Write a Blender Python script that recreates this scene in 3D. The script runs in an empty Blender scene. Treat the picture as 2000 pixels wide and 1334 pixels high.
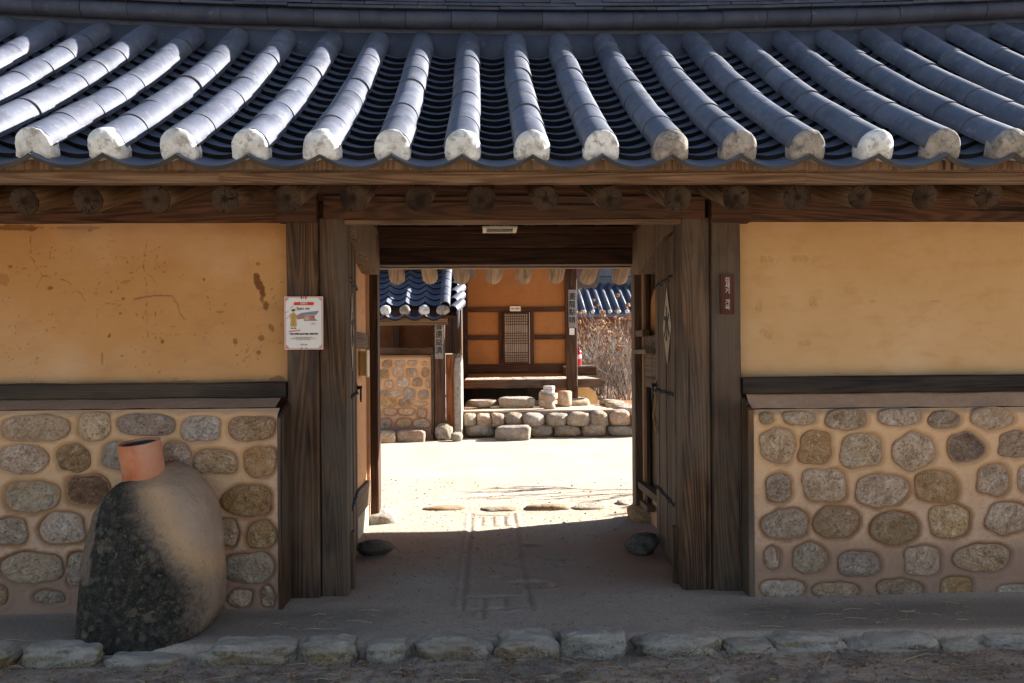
import bpy, math, random
import numpy as np
from mathutils import Vector, Matrix, Euler, noise as mnoise
random.seed(7); np.random.seed(7)
S = bpy.context.scene
COL = S.collection
# ------------------------------------------------------------------ camera, world, sun, exposure
FPX = 1580.0
EYE = Vector((0.0, 0.0, 1.19))
YAW = math.radians(-2.0); ROLL = math.radians(-0.45)
cd = bpy.data.cameras.new('camera'); cam = bpy.data.objects.new('camera', cd); COL.objects.link(cam)
cd.sensor_width = 36; cd.lens = 36*FPX/2000; cd.shift_y = 33/2000; cd.clip_start = .05; cd.clip_end = 400
CM = Matrix.Rotation(YAW, 4, 'Z') @ Matrix.Rotation(math.pi/2, 4, 'X') @ Matrix.Rotation(ROLL, 4, 'Z')
cam.matrix_world = Matrix.Translation(EYE) @ CM
S.camera = cam
SX, SY, SZ = 1.75, .66, 1.0
sun_el = math.atan2(SZ, math.hypot(SX, SY)); sun_az = math.atan2(SX, SY)   # azimuth clockwise from +Y
W = bpy.data.worlds.new('World'); S.world = W; W.use_nodes = True
wn = W.node_tree.nodes; wl = W.node_tree.links; wn.clear()
sky = wn.new('ShaderNodeTexSky'); sky.sky_type = 'NISHITA'; sky.sun_disc = False
sky.sun_elevation = sun_el; sky.sun_rotation = sun_az; sky.altitude = 100
bg = wn.new('ShaderNodeBackground'); bg.inputs['Strength'].default_value = .055
wo = wn.new('ShaderNodeOutputWorld'); wl.new(sky.outputs[0], bg.inputs[0]); wl.new(bg.outputs[0], wo.inputs[0])
sd = bpy.data.lights.new('sun', 'SUN'); sd.energy = 5.0; sd.angle = math.radians(.5); sd.color = (1, .975, .945)
so = bpy.data.objects.new('sun', sd); COL.objects.link(so)
so.rotation_euler = Vector((SX, SY, SZ)).to_track_quat('Z', 'Y').to_euler()
V = S.view_settings; S.display_settings.display_device = 'sRGB'
V.view_transform = 'Standard'; V.look = 'None'; V.gamma = 1; V.use_curve_mapping = False
V.exposure = 2.1
# ------------------------------------------------------------------ helpers: rays through the photograph's pixels onto real planes
R3 = CM.to_3x3()
def ray(px, py): return (R3 @ Vector(((px-1000)/FPX, (700-py)/FPX, -1))).normalized()
def at(px, py, Y): d = ray(px, py); return EYE + d*(Y/d.y)
def atx(px, py, X): d = ray(px, py); return EYE + d*(X/d.x)
def atz(px, py, z): d = ray(px, py); return EYE + d*((z-EYE.z)/d.z)
def proj(p):
    q = R3.transposed() @ (Vector(p)-EYE); return 1000+FPX*q.x/-q.z, 700-FPX*q.y/-q.z
# ------------------------------------------------------------------ helpers: numpy noise
_lat = np.random.rand(256, 256)
def vn(x, y, s=0):
    x = np.asarray(x, float)+s*17.3+500; y = np.asarray(y, float)+s*9.7+500
    xi = np.floor(x).astype(int); yi = np.floor(y).astype(int); fx = x-xi; fy = y-yi
    fx = fx*fx*(3-2*fx); fy = fy*fy*(3-2*fy); L = lambda a, b: _lat[a % 256, b % 256]
    return (L(xi, yi)*(1-fx)+L(xi+1, yi)*fx)*(1-fy)+(L(xi, yi+1)*(1-fx)+L(xi+1, yi+1)*fx)*fy
def fbm(x, y, s=0, o=4):
    r = 0; a = .5
    for k in range(o): r = r+a*vn(np.asarray(x)*2**k, np.asarray(y)*2**k, s+k); a *= .5
    return r/(1-.5**o)
def sst(a, b, x): t = np.clip((x-a)/(b-a), 0, 1); return t*t*(3-2*t)
def segd(x, z, a, b):
    dx, dz = b[0]-a[0], b[1]-a[1]; t = np.clip(((x-a[0])*dx+(z-a[1])*dz)/(dx*dx+dz*dz+1e-12), 0, 1)
    return np.hypot(x-a[0]-t*dx, z-a[1]-t*dz)
# ------------------------------------------------------------------ helpers: objects
WP = {}
def tag(o, label=None, cat=None, group=None, kind=None):
    if label: o['label'] = label
    if cat: o['category'] = cat
    if group: o['group'] = group
    if kind: o['kind'] = kind
    return o
def link(o, parent, pos, R=None):
    COL.objects.link(o); w = Vector(pos); p = w-WP[parent.name] if parent else w
    if parent: o.parent = parent
    m = Matrix.Translation(p) @ (R.to_4x4() if R else Matrix())
    o.matrix_basis = m; WP[o.name] = w
    return o
def empty(name, pos, parent=None):
    o = bpy.data.objects.new(name, None); o.empty_display_size = .1; return link(o, parent, pos)
def mesh(name, v, f, mats, smooth=False, attrs=None, mi=None):
    me = bpy.data.meshes.new(name)
    me.from_pydata([tuple(q) for q in v] if not isinstance(v, np.ndarray) else v.tolist(), [], f if isinstance(f, list) else f.tolist())
    for m in (mats if isinstance(mats, (list, tuple)) else [mats]): me.materials.append(m)
    if mi is not None: me.polygons.foreach_set('material_index', mi)
    if smooth: me.polygons.foreach_set('use_smooth', [True]*len(me.polygons))
    for k, a in (attrs or {}).items():
        at_ = me.attributes.new(k, 'FLOAT', 'POINT'); at_.data.foreach_set('value', np.asarray(a, np.float32).ravel())
    me.update(); return me
def put(name, me, pos, parent=None, R=None):
    return link(bpy.data.objects.new(name, me), parent, pos, R)
def obj(name, v, f, mats, parent=None, smooth=False, attrs=None, mi=None, origin=None):
    v = np.asarray([tuple(q) for q in v] if not isinstance(v, np.ndarray) else v, float)
    c = (v.min(0)+v.max(0))/2 if origin is None else np.asarray(origin, float)
    return put(name, mesh(name, v-c, f, mats, smooth, attrs, mi), Vector(c), parent)
def basis(z, side):
    z = Vector(z).normalized(); x = Vector(side); x = (x-z*x.dot(z)).normalized(); y = z.cross(x)
    return Matrix((x, y, z)).transposed()
def section(pts, N, L, taper=1, jit=0, seed=0, bend=0):
    n = len(pts); v = []; f = []
    for i in range(N+1):
        t = i/N; s = 1+(taper-1)*t; z = (t-.5)*L; b = bend*math.sin(math.pi*t)
        for k, (x, y) in enumerate(pts):
            j = jit*mnoise.noise(Vector((x*9+seed*3.1, y*9, z*3))) if jit else 0
            r = math.hypot(x, y) or 1
            v.append((x*s*(1+j/r), y*s*(1+j/r)+b, z))
    for i in range(N):
        for k in range(n):
            a = i*n+k; b2 = i*n+(k+1) % n; f.append((a, b2, b2+n, a+n))
    return v, f, n
_sd = [0]
def timber(name, p0, p1, w, d, mat, parent, side=(1, 0, 0), N=None, ch=.006, jit=.003, label=None, bend=0):
    p0 = Vector(p0); p1 = Vector(p1); L = (p1-p0).length; a, b = w/2, d/2; c = min(ch, a*.4, b*.4)
    pts = [(a, -b+c), (a, b-c), (a-c, b), (-a+c, b), (-a, b-c), (-a, -b+c), (-a+c, -b), (a-c, -b)]
    N = N or max(1, min(14, int(L/.12))); _sd[0] += 1
    v, f, n = section(pts, N, L, 1, jit, _sd[0], bend)
    f.append(tuple(range(n-1, -1, -1))); f.append(tuple(N*n+k for k in range(n)))
    o = put(name, mesh(name, v, f, mat), (p0+p1)/2, parent, basis(p1-p0, side))
    if label: o['label'] = label
    return o
def log(name, p0, p1, r, mats, parent, taper=1, n=16, jit=.004, bend=0, label=None, N=None):
    p0 = Vector(p0); p1 = Vector(p1); L = (p1-p0).length; _sd[0] += 1
    sd_ = _sd[0]; pts = [(r*math.cos(2*math.pi*k/n)*(1+.04*math.sin(k*2.1+sd_)), r*math.sin(2*math.pi*k/n)) for k in range(n)]
    N = N or max(2, min(10, int(L/.12))); v, f, n = section(pts, N, L, taper, jit, sd_, bend)
    mi = [0]*len(f)
    for e, base in ((0, 0), (1, N*n)):
        c = len(v); z = v[base][2]; m0 = len(v)
        for k in range(n): q = v[base+k]; v.append((q[0]*.93, q[1]*.93, z+(-.006 if e == 0 else .006)))
        v.append((0, 0, z+(-.007 if e == 0 else .007)))
        for k in range(n):
            a, b = base+k, base+(k+1) % n; a2, b2 = m0+k, m0+(k+1) % n
            f += [(b, a, a2, b2), (b2, a2, m0+n)] if e == 0 else [(a, b, b2, a2), (a2, b2, m0+n)]; mi += [1, 1]
    me = mesh(name, v, f, mats, True, None, mi)
    o = put(name, me, (p0+p1)/2, parent, basis(p1-p0, (1, 0, 0)))
    if label: o['label'] = label
    return o
def box(name, a, b, mat, parent, bev=.003, label=None):
    a = Vector(a); b = Vector(b)
    x0, x1 = sorted((a.x, b.x)); y0, y1 = sorted((a.y, b.y)); z0, z1 = sorted((a.z, b.z))
    d = [x1-x0, y1-y0, z1-z0]; ax = d.index(max(d)); c = ((x0+x1)/2, (y0+y1)/2, (z0+z1)/2)
    if ax == 2: o = timber(name, (c[0], c[1], z0), (c[0], c[1], z1), d[0], d[1], mat, parent, (1, 0, 0), 1, bev, 0)
    elif ax == 0: o = timber(name, (x0, c[1], c[2]), (x1, c[1], c[2]), d[1], d[2], mat, parent, (0, 1, 0), 1, bev, 0)
    else: o = timber(name, (c[0], y0, c[2]), (c[0], y1, c[2]), d[0], d[2], mat, parent, (1, 0, 0), 1, bev, 0)
    if label: o['label'] = label
    return o
def pbox(name, px0, px1, py0, py1, Y, dep, mat, parent, bev=.004, label=None):
    mx, my = (px0+px1)/2, (py0+py1)/2
    return box(name, (at(px0, my, Y).x, Y, at(mx, py1, Y).z), (at(px1, my, Y).x, Y+dep, at(mx, py0, Y).z), mat, parent, bev, label)
def rock_mesh(name, dims, mat, seed, e=.6, nu=20, nv=12, amp=.10, fine=.03, attrs=None):
    v = []; f = []
    for j in range(nv+1):
        ph = -math.pi/2+math.pi*j/nv
        for i in range(nu):
            th = 2*math.pi*i/nu
            sp = lambda q: math.copysign(abs(q)**e, q)
            x, y, z = sp(math.cos(ph))*sp(math.cos(th)), sp(math.cos(ph))*sp(math.sin(th)), sp(math.sin(ph))
            d = Vector((math.cos(ph)*math.cos(th), math.cos(ph)*math.sin(th), math.sin(ph)))
            k = 1+amp*2*mnoise.noise(d*1.1+Vector((seed*3.7, seed, 0)))+fine*2*mnoise.noise(d*4+Vector((seed, 0, seed*1.3)))
            v.append((x*k*dims[0]/2, y*k*dims[1]/2, z*k*dims[2]/2))
    for j in range(nv):
        for i in range(nu):
            a = j*nu+i; b = j*nu+(i+1) % nu; f.append((a, b, b+nu, a+nu))
    return mesh(name, v, f, mat, True)
def rock(name, c, dims, mat, parent=None, seed=None, rot=0, tilt=0, **k):
    _sd[0] += 1; seed = _sd[0] if seed is None else seed
    return put(name, rock_mesh(name, dims, mat, seed, **k), c, parent, Euler((tilt, 0, rot)).to_matrix())
def gridsurf(name, xs, ys, fn, mat, parent=None, smooth=True, attrs=None, kind=None, origin=None, flip=False):
    X, Y = np.meshgrid(xs, ys); P = fn(X, Y); v = np.stack([q.ravel() for q in P], 1)
    ny, nx = X.shape; i = np.arange(ny*nx).reshape(ny, nx)
    f = np.stack([i[:-1, :-1], i[:-1, 1:], i[1:, 1:], i[1:, :-1]], -1).reshape(-1, 4)
    if flip: f = f[:, ::-1]
    return obj(name, v, f, mat, parent, smooth, attrs, None, origin)
def tube(v, f, pts, rad, n=3):
    """appends a tapering tube along pts to v, f"""
    base = len(v); m = len(pts)
    for i, p in enumerate(pts):
        p = Vector(p); d = (Vector(pts[min(i+1, m-1)])-Vector(pts[max(i-1, 0)])).normalized()
        a = d.orthogonal().normalized(); b = d.cross(a); r = rad[i] if isinstance(rad, (list, tuple)) else rad
        for k in range(n): t = 2*math.pi*k/n; v.append(tuple(p+a*r*math.cos(t)+b*r*math.sin(t)))
    for i in range(m-1):
        for k in range(n): q = base+i*n+k; w = base+i*n+(k+1) % n; f.append((q, w, w+n, q+n))
    f.append(tuple(base+k for k in range(n-1, -1, -1))); f.append(tuple(base+(m-1)*n+k for k in range(n)))
def lathe(name, prof, mat, pos, parent=None, n=24, smooth=True, wob=0, R=None, mi=None):
    v = []; f = []; m = len(prof)
    for (r, z) in prof:
        for k in range(n):
            t = 2*math.pi*k/n; w = 1+wob*mnoise.noise(Vector((math.cos(t)*1.3, math.sin(t)*1.3, z*4)))
            v.append((r*w*math.cos(t), r*w*math.sin(t), z))
    for i in range(m-1):
        for k in range(n): a = i*n+k; b = i*n+(k+1) % n; f.append((a, b, b+n, a+n))
    if prof[0][0] > 1e-4: f.append(tuple(range(n-1, -1, -1)))
    if prof[-1][0] > 1e-4: f.append(tuple((m-1)*n+k for k in range(n)))
    return put(name, mesh(name, v, f, mat, smooth), pos, parent, R)
# ------------------------------------------------------------------ materials
class MT:
    def __init__(s, name, rough=.8, spec=.3):
        s.m = bpy.data.materials.new(name); s.m.use_nodes = True; s.t = s.m.node_tree; s.t.nodes.clear()
        s.o = s.t.nodes.new('ShaderNodeOutputMaterial'); s.b = s.t.nodes.new('ShaderNodeBsdfPrincipled')
        s.t.links.new(s.b.outputs[0], s.o.inputs[0]); s.set(s.b.inputs['Roughness'], rough); s.set(s.b.inputs['Specular IOR Level'], spec)
        s._oc = None
    def set(s, i, v):
        if isinstance(v, bpy.types.NodeSocket): s.t.links.new(v, i)
        elif isinstance(v, (tuple, list)) and len(v) == 3 and i.type == 'RGBA': i.default_value = (*v, 1)
        else: i.default_value = v
    def n(s, ty, **k):
        q = s.t.nodes.new('ShaderNode'+ty)
        for a, b in k.items(): setattr(q, a, b)
        return q
    def oc(s, rnd=True):
        if s._oc: return s._oc
        o = s.n('TexCoord').outputs['Object']
        if rnd:
            r = s.n('ObjectInfo').outputs['Random']; c = s.n('CombineXYZ')
            s.set(c.inputs[0], s.m_('MULTIPLY', r, 37.0)); s.set(c.inputs[1], s.m_('MULTIPLY', r, 91.0)); s.set(c.inputs[2], s.m_('MULTIPLY', r, 53.0))
            a = s.n('VectorMath', operation='ADD'); s.set(a.inputs[0], o); s.set(a.inputs[1], c.outputs[0]); o = a.outputs[0]
        s._oc = o; return o
    def rnd(s): return s.n('ObjectInfo').outputs['Random']
    def sc(s, vec, k, off=(0, 0, 0)):
        q = s.n('Mapping'); s.set(q.inputs[0], vec); q.inputs['Scale'].default_value = k if isinstance(k, tuple) else (k, k, k); q.inputs['Location'].default_value = off
        return q.outputs[0]
    def m_(s, op, a, b=0.0, c=None, clamp=False):
        q = s.n('Math', operation=op); q.use_clamp = clamp; s.set(q.inputs[0], a); s.set(q.inputs[1], b)
        if c is not None: s.set(q.inputs[2], c)
        return q.outputs[0]
    def noise(s, vec, scale, det=4, rough=.55, dist=0):
        q = s.n('TexNoise'); s.set(q.inputs['Vector'], vec); s.set(q.inputs['Scale'], scale); s.set(q.inputs['Detail'], det); s.set(q.inputs['Roughness'], rough); s.set(q.inputs['Distortion'], dist); return q.outputs[0]
    def vor(s, vec, scale, feat='F1', out=0):
        q = s.n('TexVoronoi', feature=feat); s.set(q.inputs['Vector'], vec); s.set(q.inputs['Scale'], scale); return q.outputs[out]
    def ramp(s, x, a, b, c=0.0, d=1.0):
        q = s.n('MapRange'); q.clamp = True; s.set(q.inputs[0], x)
        for i, w in zip((1, 2, 3, 4), (a, b, c, d)): s.set(q.inputs[i], w)
        return q.outputs[0]
    def mix(s, f, a, b, mode='MIX'):
        q = s.n('Mix', data_type='RGBA', blend_type=mode); s.set(q.inputs[0], f); s.set(q.inputs[6], a); s.set(q.inputs[7], b); return q.outputs[2]
    def attr(s, name): q = s.n('Attribute', attribute_name=name); return q.outputs['Fac']
    def hsv(s, col, v=1.0, sat=1.0, h=.5):
        q = s.n('HueSaturation'); s.set(q.inputs['Color'], col); s.set(q.inputs['Value'], v); s.set(q.inputs['Saturation'], sat); s.set(q.inputs['Hue'], h); return q.outputs[0]
    def out(s, col, bump=None, bs=.3, bd=.01, rough=None):
        s.set(s.b.inputs['Base Color'], col)
        if rough is not None: s.set(s.b.inputs['Roughness'], rough)
        if bump is not None:
            q = s.n('Bump'); s.set(q.inputs['Height'], bump); q.inputs['Strength'].default_value = bs; q.inputs['Distance'].default_value = bd; s.t.links.new(q.outputs[0], s.b.inputs['Normal'])
        return s.m
def m_plain(name, col, rough=.6, spec=.3, metal=0, var=.15):
    t = MT(name, rough, spec); v = t.oc(); n = t.noise(v, 9, 3); t.b.inputs['Metallic'].default_value = metal
    return t.out(t.mix(t.ramp(n, .3, .7), tuple(c*(1-var) for c in col), tuple(min(1, c*(1+var)) for c in col)), t.noise(v, 60, 2), .08)
def m_wood(name, dark, light, ringf=95, knot=.5, grey=None, greyamt=.5, rough=.75, black=0, k=.66):
    dark = tuple(q*k*.72 for q in dark); light = tuple(q*k for q in light); grey = tuple(q*k for q in grey) if grey else None
    t = MT(name, rough, .25); v = t.oc()
    st = t.sc(v, (1, 1, .055)); warp = t.noise(st, 3.6, 2, .45)
    sx = t.n('SeparateXYZ'); t.set(sx.inputs[0], v)
    # ring field: distance to a slightly tilted pith behind the face, warped, gives cathedral grain
    rv = t.sc(v, (1, 1, .10)); c1 = t.n('VectorMath', operation='LENGTH')
    fr = t.n('VectorMath', operation='FRACTION'); t.set(fr.inputs[0], t.sc(v, (2.1, 2.1, .22)))
    su = t.n('VectorMath', operation='SUBTRACT'); t.set(su.inputs[0], fr.outputs[0]); su.inputs[1].default_value = (.5, .5, .5)
    ph = t.m_('ADD', t.m_('MULTIPLY', warp, 2.6), t.m_('MULTIPLY', t.noise(st, 9, 2), .35))
    r = t.m_('SINE', t.m_('MULTIPLY', ph, ringf))
    ring = t.ramp(r, -.7, .5)
    fib = t.noise(t.sc(v, (1, 1, .03)), 130, 3, .6); fib2 = t.noise(t.sc(v, (1, 1, .05)), 38, 3, .6)
    big = t.noise(v, 2.4, 3)
    g = t.m_('ADD', t.m_('MULTIPLY', ring, .46), t.m_('MULTIPLY', t.ramp(fib2, .36, .66), .42)); g = t.m_('ADD', g, t.m_('MULTIPLY', t.m_('SUBTRACT', t.ramp(big, .3, .7), .3), .35)); g = t.m_('MULTIPLY', g, t.ramp(fib, .38, .60, .68, 1.1))
    col = t.mix(g, dark, light)
    if grey: col = t.mix(t.m_('MULTIPLY', t.ramp(t.noise(t.sc(v, (1, 1, .35)), 3.1, 4), .42, .66), greyamt), col, grey)
    if black: col = t.mix(t.m_('MULTIPLY', t.ramp(t.noise(t.sc(v, (1, 1, .5)), 4.3, 4, .6), .48, .6), black), col, (.012, .011, .012))
    kd = t.vor(t.sc(v, (1, 1, .55)), 3.3); kn = t.ramp(kd, .03, .10, 1, 0); col = t.mix(t.m_('MULTIPLY', kn, knot), col, tuple(c*.22 for c in dark))
    crack = t.ramp(t.noise(t.sc(v, (1, 1, .018)), 24, 2), .665, .70); col = t.mix(t.m_('MULTIPLY', crack, .8), col, tuple(c*.15 for c in dark))
    col = t.hsv(col, t.ramp(t.rnd(), 0, 1, .82, 1.18))
    h = t.m_('SUBTRACT', t.m_('ADD', t.m_('MULTIPLY', ring, .5), t.m_('MULTIPLY', fib, .5)), t.m_('MULTIPLY', crack, 1.2))
    return t.out(col, h, .55, .004)
def m_endgrain(name, dark, light):
    t = MT(name, .9, .1); v = t.oc(False); s = t.n('SeparateXYZ'); t.set(s.inputs[0], v)
    rad = t.m_('SQRT', t.m_('ADD', t.m_('MULTIPLY', s.outputs[0], s.outputs[0]), t.m_('MULTIPLY', s.outputs[1], s.outputs[1])))
    vr = t.n('VectorMath', operation='ADD'); t.set(vr.inputs[0], v); c = t.n('CombineXYZ'); t.set(c.inputs[2], t.m_('MULTIPLY', t.rnd(), 40.0)); t.set(vr.inputs[1], c.outputs[0])
    w = t.noise(vr.outputs[0], 22, 3); r = t.ramp(t.m_('SINE', t.m_('MULTIPLY', t.m_('ADD', rad, t.m_('MULTIPLY', w, .02)), 900)), -.5, 1)
    ang = t.m_('ARCTAN2', s.outputs[1], s.outputs[0]); cv = t.n('CombineXYZ'); t.set(cv.inputs[0], t.m_('MULTIPLY', ang, 2.2)); t.set(cv.inputs[1], t.m_('MULTIPLY', rad, 9)); t.set(cv.inputs[2], t.m_('MULTIPLY', t.rnd(), 60.0))
    cr = t.ramp(t.noise(cv.outputs[0], 2.4, 2), .60, .66); core = t.ramp(rad, .008, .022, 1, 0)
    col = t.mix(r, dark, light); col = t.mix(t.m_('MAXIMUM', cr, t.m_('MULTIPLY', core, .8)), col, tuple(c*.2 for c in dark))
    col = t.mix(t.ramp(t.noise(vr.outputs[0], 9, 3), .4, .7), col, tuple(c*.5 for c in dark))
    return t.out(col, t.m_('SUBTRACT', t.noise(vr.outputs[0], 60, 2), cr), .6, .004)
M = {}
M['wood'] = m_wood('brown_timber', (.060, .022, .010), (.20, .085, .038), grey=(.135, .082, .050), greyamt=.45)
M['post'] = m_wood('weathered_post_timber', (.040, .018, .009), (.215, .108, .050), grey=(.20, .15, .108), greyamt=.65, black=.3)
M['beam'] = m_wood('reddish_beam_timber', (.075, .027, .012), (.19, .075, .032), ringf=34, grey=(.11, .07, .045), greyamt=.4)
M['fascia'] = m_wood('tan_fascia_timber', (.16, .075, .034), (.36, .215, .125), grey=(.22, .165, .115), greyamt=.5)
M['rafter'] = m_wood('rafter_log_timber', (.09, .042, .018), (.28, .145, .066), grey=(.18, .12, .075), greyamt=.4)
M['rear'] = m_wood('pale_rafter_timber', (.16, .085, .040), (.42, .27, .15), ringf=70, grey=(.24, .20, .15), greyamt=.3)
M['door'] = m_wood('grey_brown_door_boards', (.060, .030, .015), (.235, .130, .068), grey=(.19, .125, .078), greyamt=.5)
M['sill'] = m_wood('rotten_black_sill', (.012, .009, .008), (.055, .038, .028), grey=(.24, .17, .11), greyamt=.35, knot=.2)
M['darkwood'] = m_wood('dark_brown_timber', (.060, .026, .015), (.15, .072, .040))
M['orangewood'] = m_wood('orange_red_board', (.22, .06, .016), (.46, .16, .055))
M['deck'] = m_wood('worn_deck_boards', (.40, .31, .23), (.74, .64, .52), ringf=20)
M['end'] = m_endgrain('log_end_grain', (.030, .018, .011), (.092, .058, .036))
M['endpale'] = m_endgrain('pale_log_end_grain', (.16, .09, .045), (.38, .25, .14))
t = MT('grey_roof_tile', .55, .45); v = t.oc()
n1 = t.noise(v, 5, 4); n2 = t.noise(t.sc(v, (1, 1, 1)), 28, 3); n3 = t.noise(v, 1.5, 2)
c = t.mix(t.ramp(n1, .3, .7), (.054, .060, .086), (.094, .099, .124)); c = t.mix(t.m_('MULTIPLY', t.ramp(n2, .56, .68), .5), c, (.17, .16, .15)); c = t.mix(t.m_('MULTIPLY', t.ramp(t.noise(v, 11, 6, .75), .52, .62), .6), c, (.045, .044, .048))
c = t.hsv(c, t.ramp(t.rnd(), 0, 1, .86, 1.15)); M['tile'] = t.out(c, t.m_('ADD', n2, t.noise(v, 90, 2)), .16, .004, t.ramp(n1, .3, .7, .42, .62))
t = MT('trough_roof_tile', .6, .35); v = t.oc(); n1 = t.noise(v, 7, 4)
c = t.mix(t.ramp(n1, .3, .7), (.070, .078, .112), (.112, .122, .158)); c = t.mix(t.m_('MULTIPLY', t.ramp(t.noise(v, 18, 4, .7), .58, .7), .5), c, (.055, .05, .045)); c = t.hsv(c, t.ramp(t.rnd(), 0, 1, .85, 1.15))
M['trough'] = t.out(c, t.noise(v, 60, 3), .2, .004)
def m_cap(name, lo, hi, st):
    t = MT(name, .9, .15); v = t.oc(); n = t.noise(v, 16, 5, .65)
    c = t.mix(t.ramp(n, .35, .65), lo, hi); c = t.mix(t.m_('MULTIPLY', t.ramp(t.noise(v, 26, 5, .75), .50, .62), .75), c, st)
    return t.out(c, t.noise(v, 45, 4, .7), .6, .008)
t = MT('dark_ridge_tile', .6, .35); v = t.oc(); n1 = t.noise(v, 7, 4)  # darker copy of the tile: shade of the steep ridge face put into colour
c = t.mix(t.ramp(n1, .3, .7), (.028, .032, .050), (.052, .057, .080)); c = t.mix(t.m_('MULTIPLY', t.ramp(t.noise(v, 22, 4, .7), .6, .7), .5), c, (.13, .125, .12)); c = t.hsv(c, t.ramp(t.rnd(), 0, 1, .8, 1.2)); M['ridge'] = t.out(c, t.noise(v, 50, 3), .2, .004)
M['edge'] = m_plain('blackened_tile_edge', (.016, .015, .016), .9, .1, 0, .4)  # dark tile ends, with the shade under each course put into the colour
M['cap'] = m_cap('white_lime_plug', (.42, .41, .385), (.66, .65, .62), (.22, .19, .155))
M['capgrey'] = m_cap('grey_lime_plug', (.17, .145, .12), (.33, .29, .245), (.08, .065, .05))
def m_plaster(name, a, b, c_, stain, spk=.5, sscale=1.0):
    t = MT(name, .93, .12); v = t.oc(False); n = t.noise(v, 1.6*sscale, 5, .6); n2 = t.noise(t.sc(v, (1, 1, 2.4)), 6*sscale, 4, .6)
    col = t.mix(t.ramp(n, .3, .7), a, b); col = t.mix(t.m_('MULTIPLY', t.ramp(n2, .5, .72), .55), col, c_)
    col = t.mix(t.m_('MULTIPLY', t.ramp(t.noise(v, 55, 3, .7), .66, .72), spk), col, tuple(q*.5 for q in a))
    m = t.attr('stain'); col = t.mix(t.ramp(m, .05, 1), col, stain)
    m2 = t.attr('pale'); col = t.mix(m2, col, (.62, .43, .27))
    h = t.m_('SUBTRACT', t.m_('ADD', t.noise(v, 120, 3, .7), t.m_('MULTIPLY', t.noise(v, 14, 3), 1.5)), t.m_('MULTIPLY', m, 1.6))
    return t.out(col, h, .30, .005)
M['plaster'] = m_plaster('ochre_plaster', (.46, .215, .070), (.54, .275, .105), (.42, .195, .085), (.17, .062, .020))
M['plasterR'] = m_plaster('pale_ochre_plaster', (.49, .275, .112), (.55, .34, .17), (.43, .225, .08), (.35, .19, .075), .15)
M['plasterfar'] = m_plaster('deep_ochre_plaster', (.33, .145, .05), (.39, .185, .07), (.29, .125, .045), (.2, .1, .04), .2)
M['plasterin'] = m_plaster('passage_plaster', (.53, .29, .155), (.62, .37, .22), (.42, .21, .10), (.2, .1, .05), .4)
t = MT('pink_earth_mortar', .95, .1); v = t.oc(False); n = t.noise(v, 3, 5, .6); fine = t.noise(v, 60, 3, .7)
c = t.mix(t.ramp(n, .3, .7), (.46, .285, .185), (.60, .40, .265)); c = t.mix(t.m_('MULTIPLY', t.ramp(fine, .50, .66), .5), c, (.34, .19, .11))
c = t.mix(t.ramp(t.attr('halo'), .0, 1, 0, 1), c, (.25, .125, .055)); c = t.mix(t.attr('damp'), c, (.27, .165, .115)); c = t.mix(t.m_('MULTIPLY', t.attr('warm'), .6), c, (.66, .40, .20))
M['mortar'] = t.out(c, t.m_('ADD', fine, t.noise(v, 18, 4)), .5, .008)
def m_stone(name, a, b, c_, d, sc_=1.0, spread=.25, light=None):
    t = MT(name, .88, .2); v = t.oc(); n = t.noise(v, 9*sc_, 8, .72); g = t.noise(v, 70*sc_, 3, .75); tr = t.n('VectorRotate', rotation_type='Z_AXIS'); t.set(tr.inputs[0], t.sc(v, (1, 1, 1))); tr.rotation_type = 'Y_AXIS'; t.set(tr.inputs['Angle'], t.m_('MULTIPLY', t.rnd(), 6.0)); st = t.noise(t.sc(tr.outputs[0], (1, 1, 1.9)), 13*sc_, 8, .78, .9)
    col = t.mix(t.ramp(n, .38, .62), a, b); col = t.mix(t.ramp(t.noise(v, 3.5*sc_, 3), .45, .65), col, c_); col = t.mix(t.m_('MULTIPLY', t.ramp(st, .52, .64), .7), col, d); col = t.mix(t.m_('MULTIPLY', t.ramp(st, .46, .38), .65), col, tuple(q*.36 for q in a))
    col = t.mix(t.m_('MULTIPLY', t.ramp(g, .52, .64), .7), col, tuple(q*.35 for q in a)); col = t.mix(t.m_('MULTIPLY', t.ramp(t.noise(v, 33*sc_, 4, .75), .63, .72), .6), col, tuple(min(.7, q*1.7) for q in b))
    vs = t.vor(v, 90*sc_); col = t.mix(t.ramp(t.m_('ADD', t.attr('rim'), t.m_('MULTIPLY', t.m_('SUBTRACT', t.noise(v, 30, 4, .7), .5), 1.6)), .45, .75, 0, .85), col, (.46, .29, .175)) if name.endswith('fieldstone') else col; col = t.mix(t.m_('MULTIPLY', t.ramp(vs, .18, .3, 1, 0), t.ramp(t.noise(v, 12, 3), .45, .6, 0, .55)), col, tuple(min(.8, q*1.9) for q in b)); col = t.mix(t.m_('MULTIPLY', t.ramp(t.noise(v, 2.2*sc_, 2), .52, .66), .45), col, (.38, .22, .075))
    r = t.rnd(); col = t.hsv(col, t.ramp(r, 0, 1, 1-spread, 1+spread), t.ramp(t.m_('FRACT', t.m_('MULTIPLY', r, 7.7)), 0, 1, .7, 1.15), t.ramp(t.m_('FRACT', t.m_('MULTIPLY', r, 3.3)), 0, 1, .490, .503))
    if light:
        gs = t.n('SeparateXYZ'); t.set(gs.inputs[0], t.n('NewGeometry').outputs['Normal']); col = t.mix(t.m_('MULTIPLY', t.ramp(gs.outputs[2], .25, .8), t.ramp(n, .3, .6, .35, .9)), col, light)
    return t.out(col, t.m_('ADD', t.m_('MULTIPLY', n, 2.5), t.m_('ADD', g, t.m_('MULTIPLY', st, 1.0))), .95, .016)
M['stone'] = m_stone('ochre_fieldstone', (.37, .225, .115), (.60, .41, .245), (.52, .32, .165), (.80, .65, .48))
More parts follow.
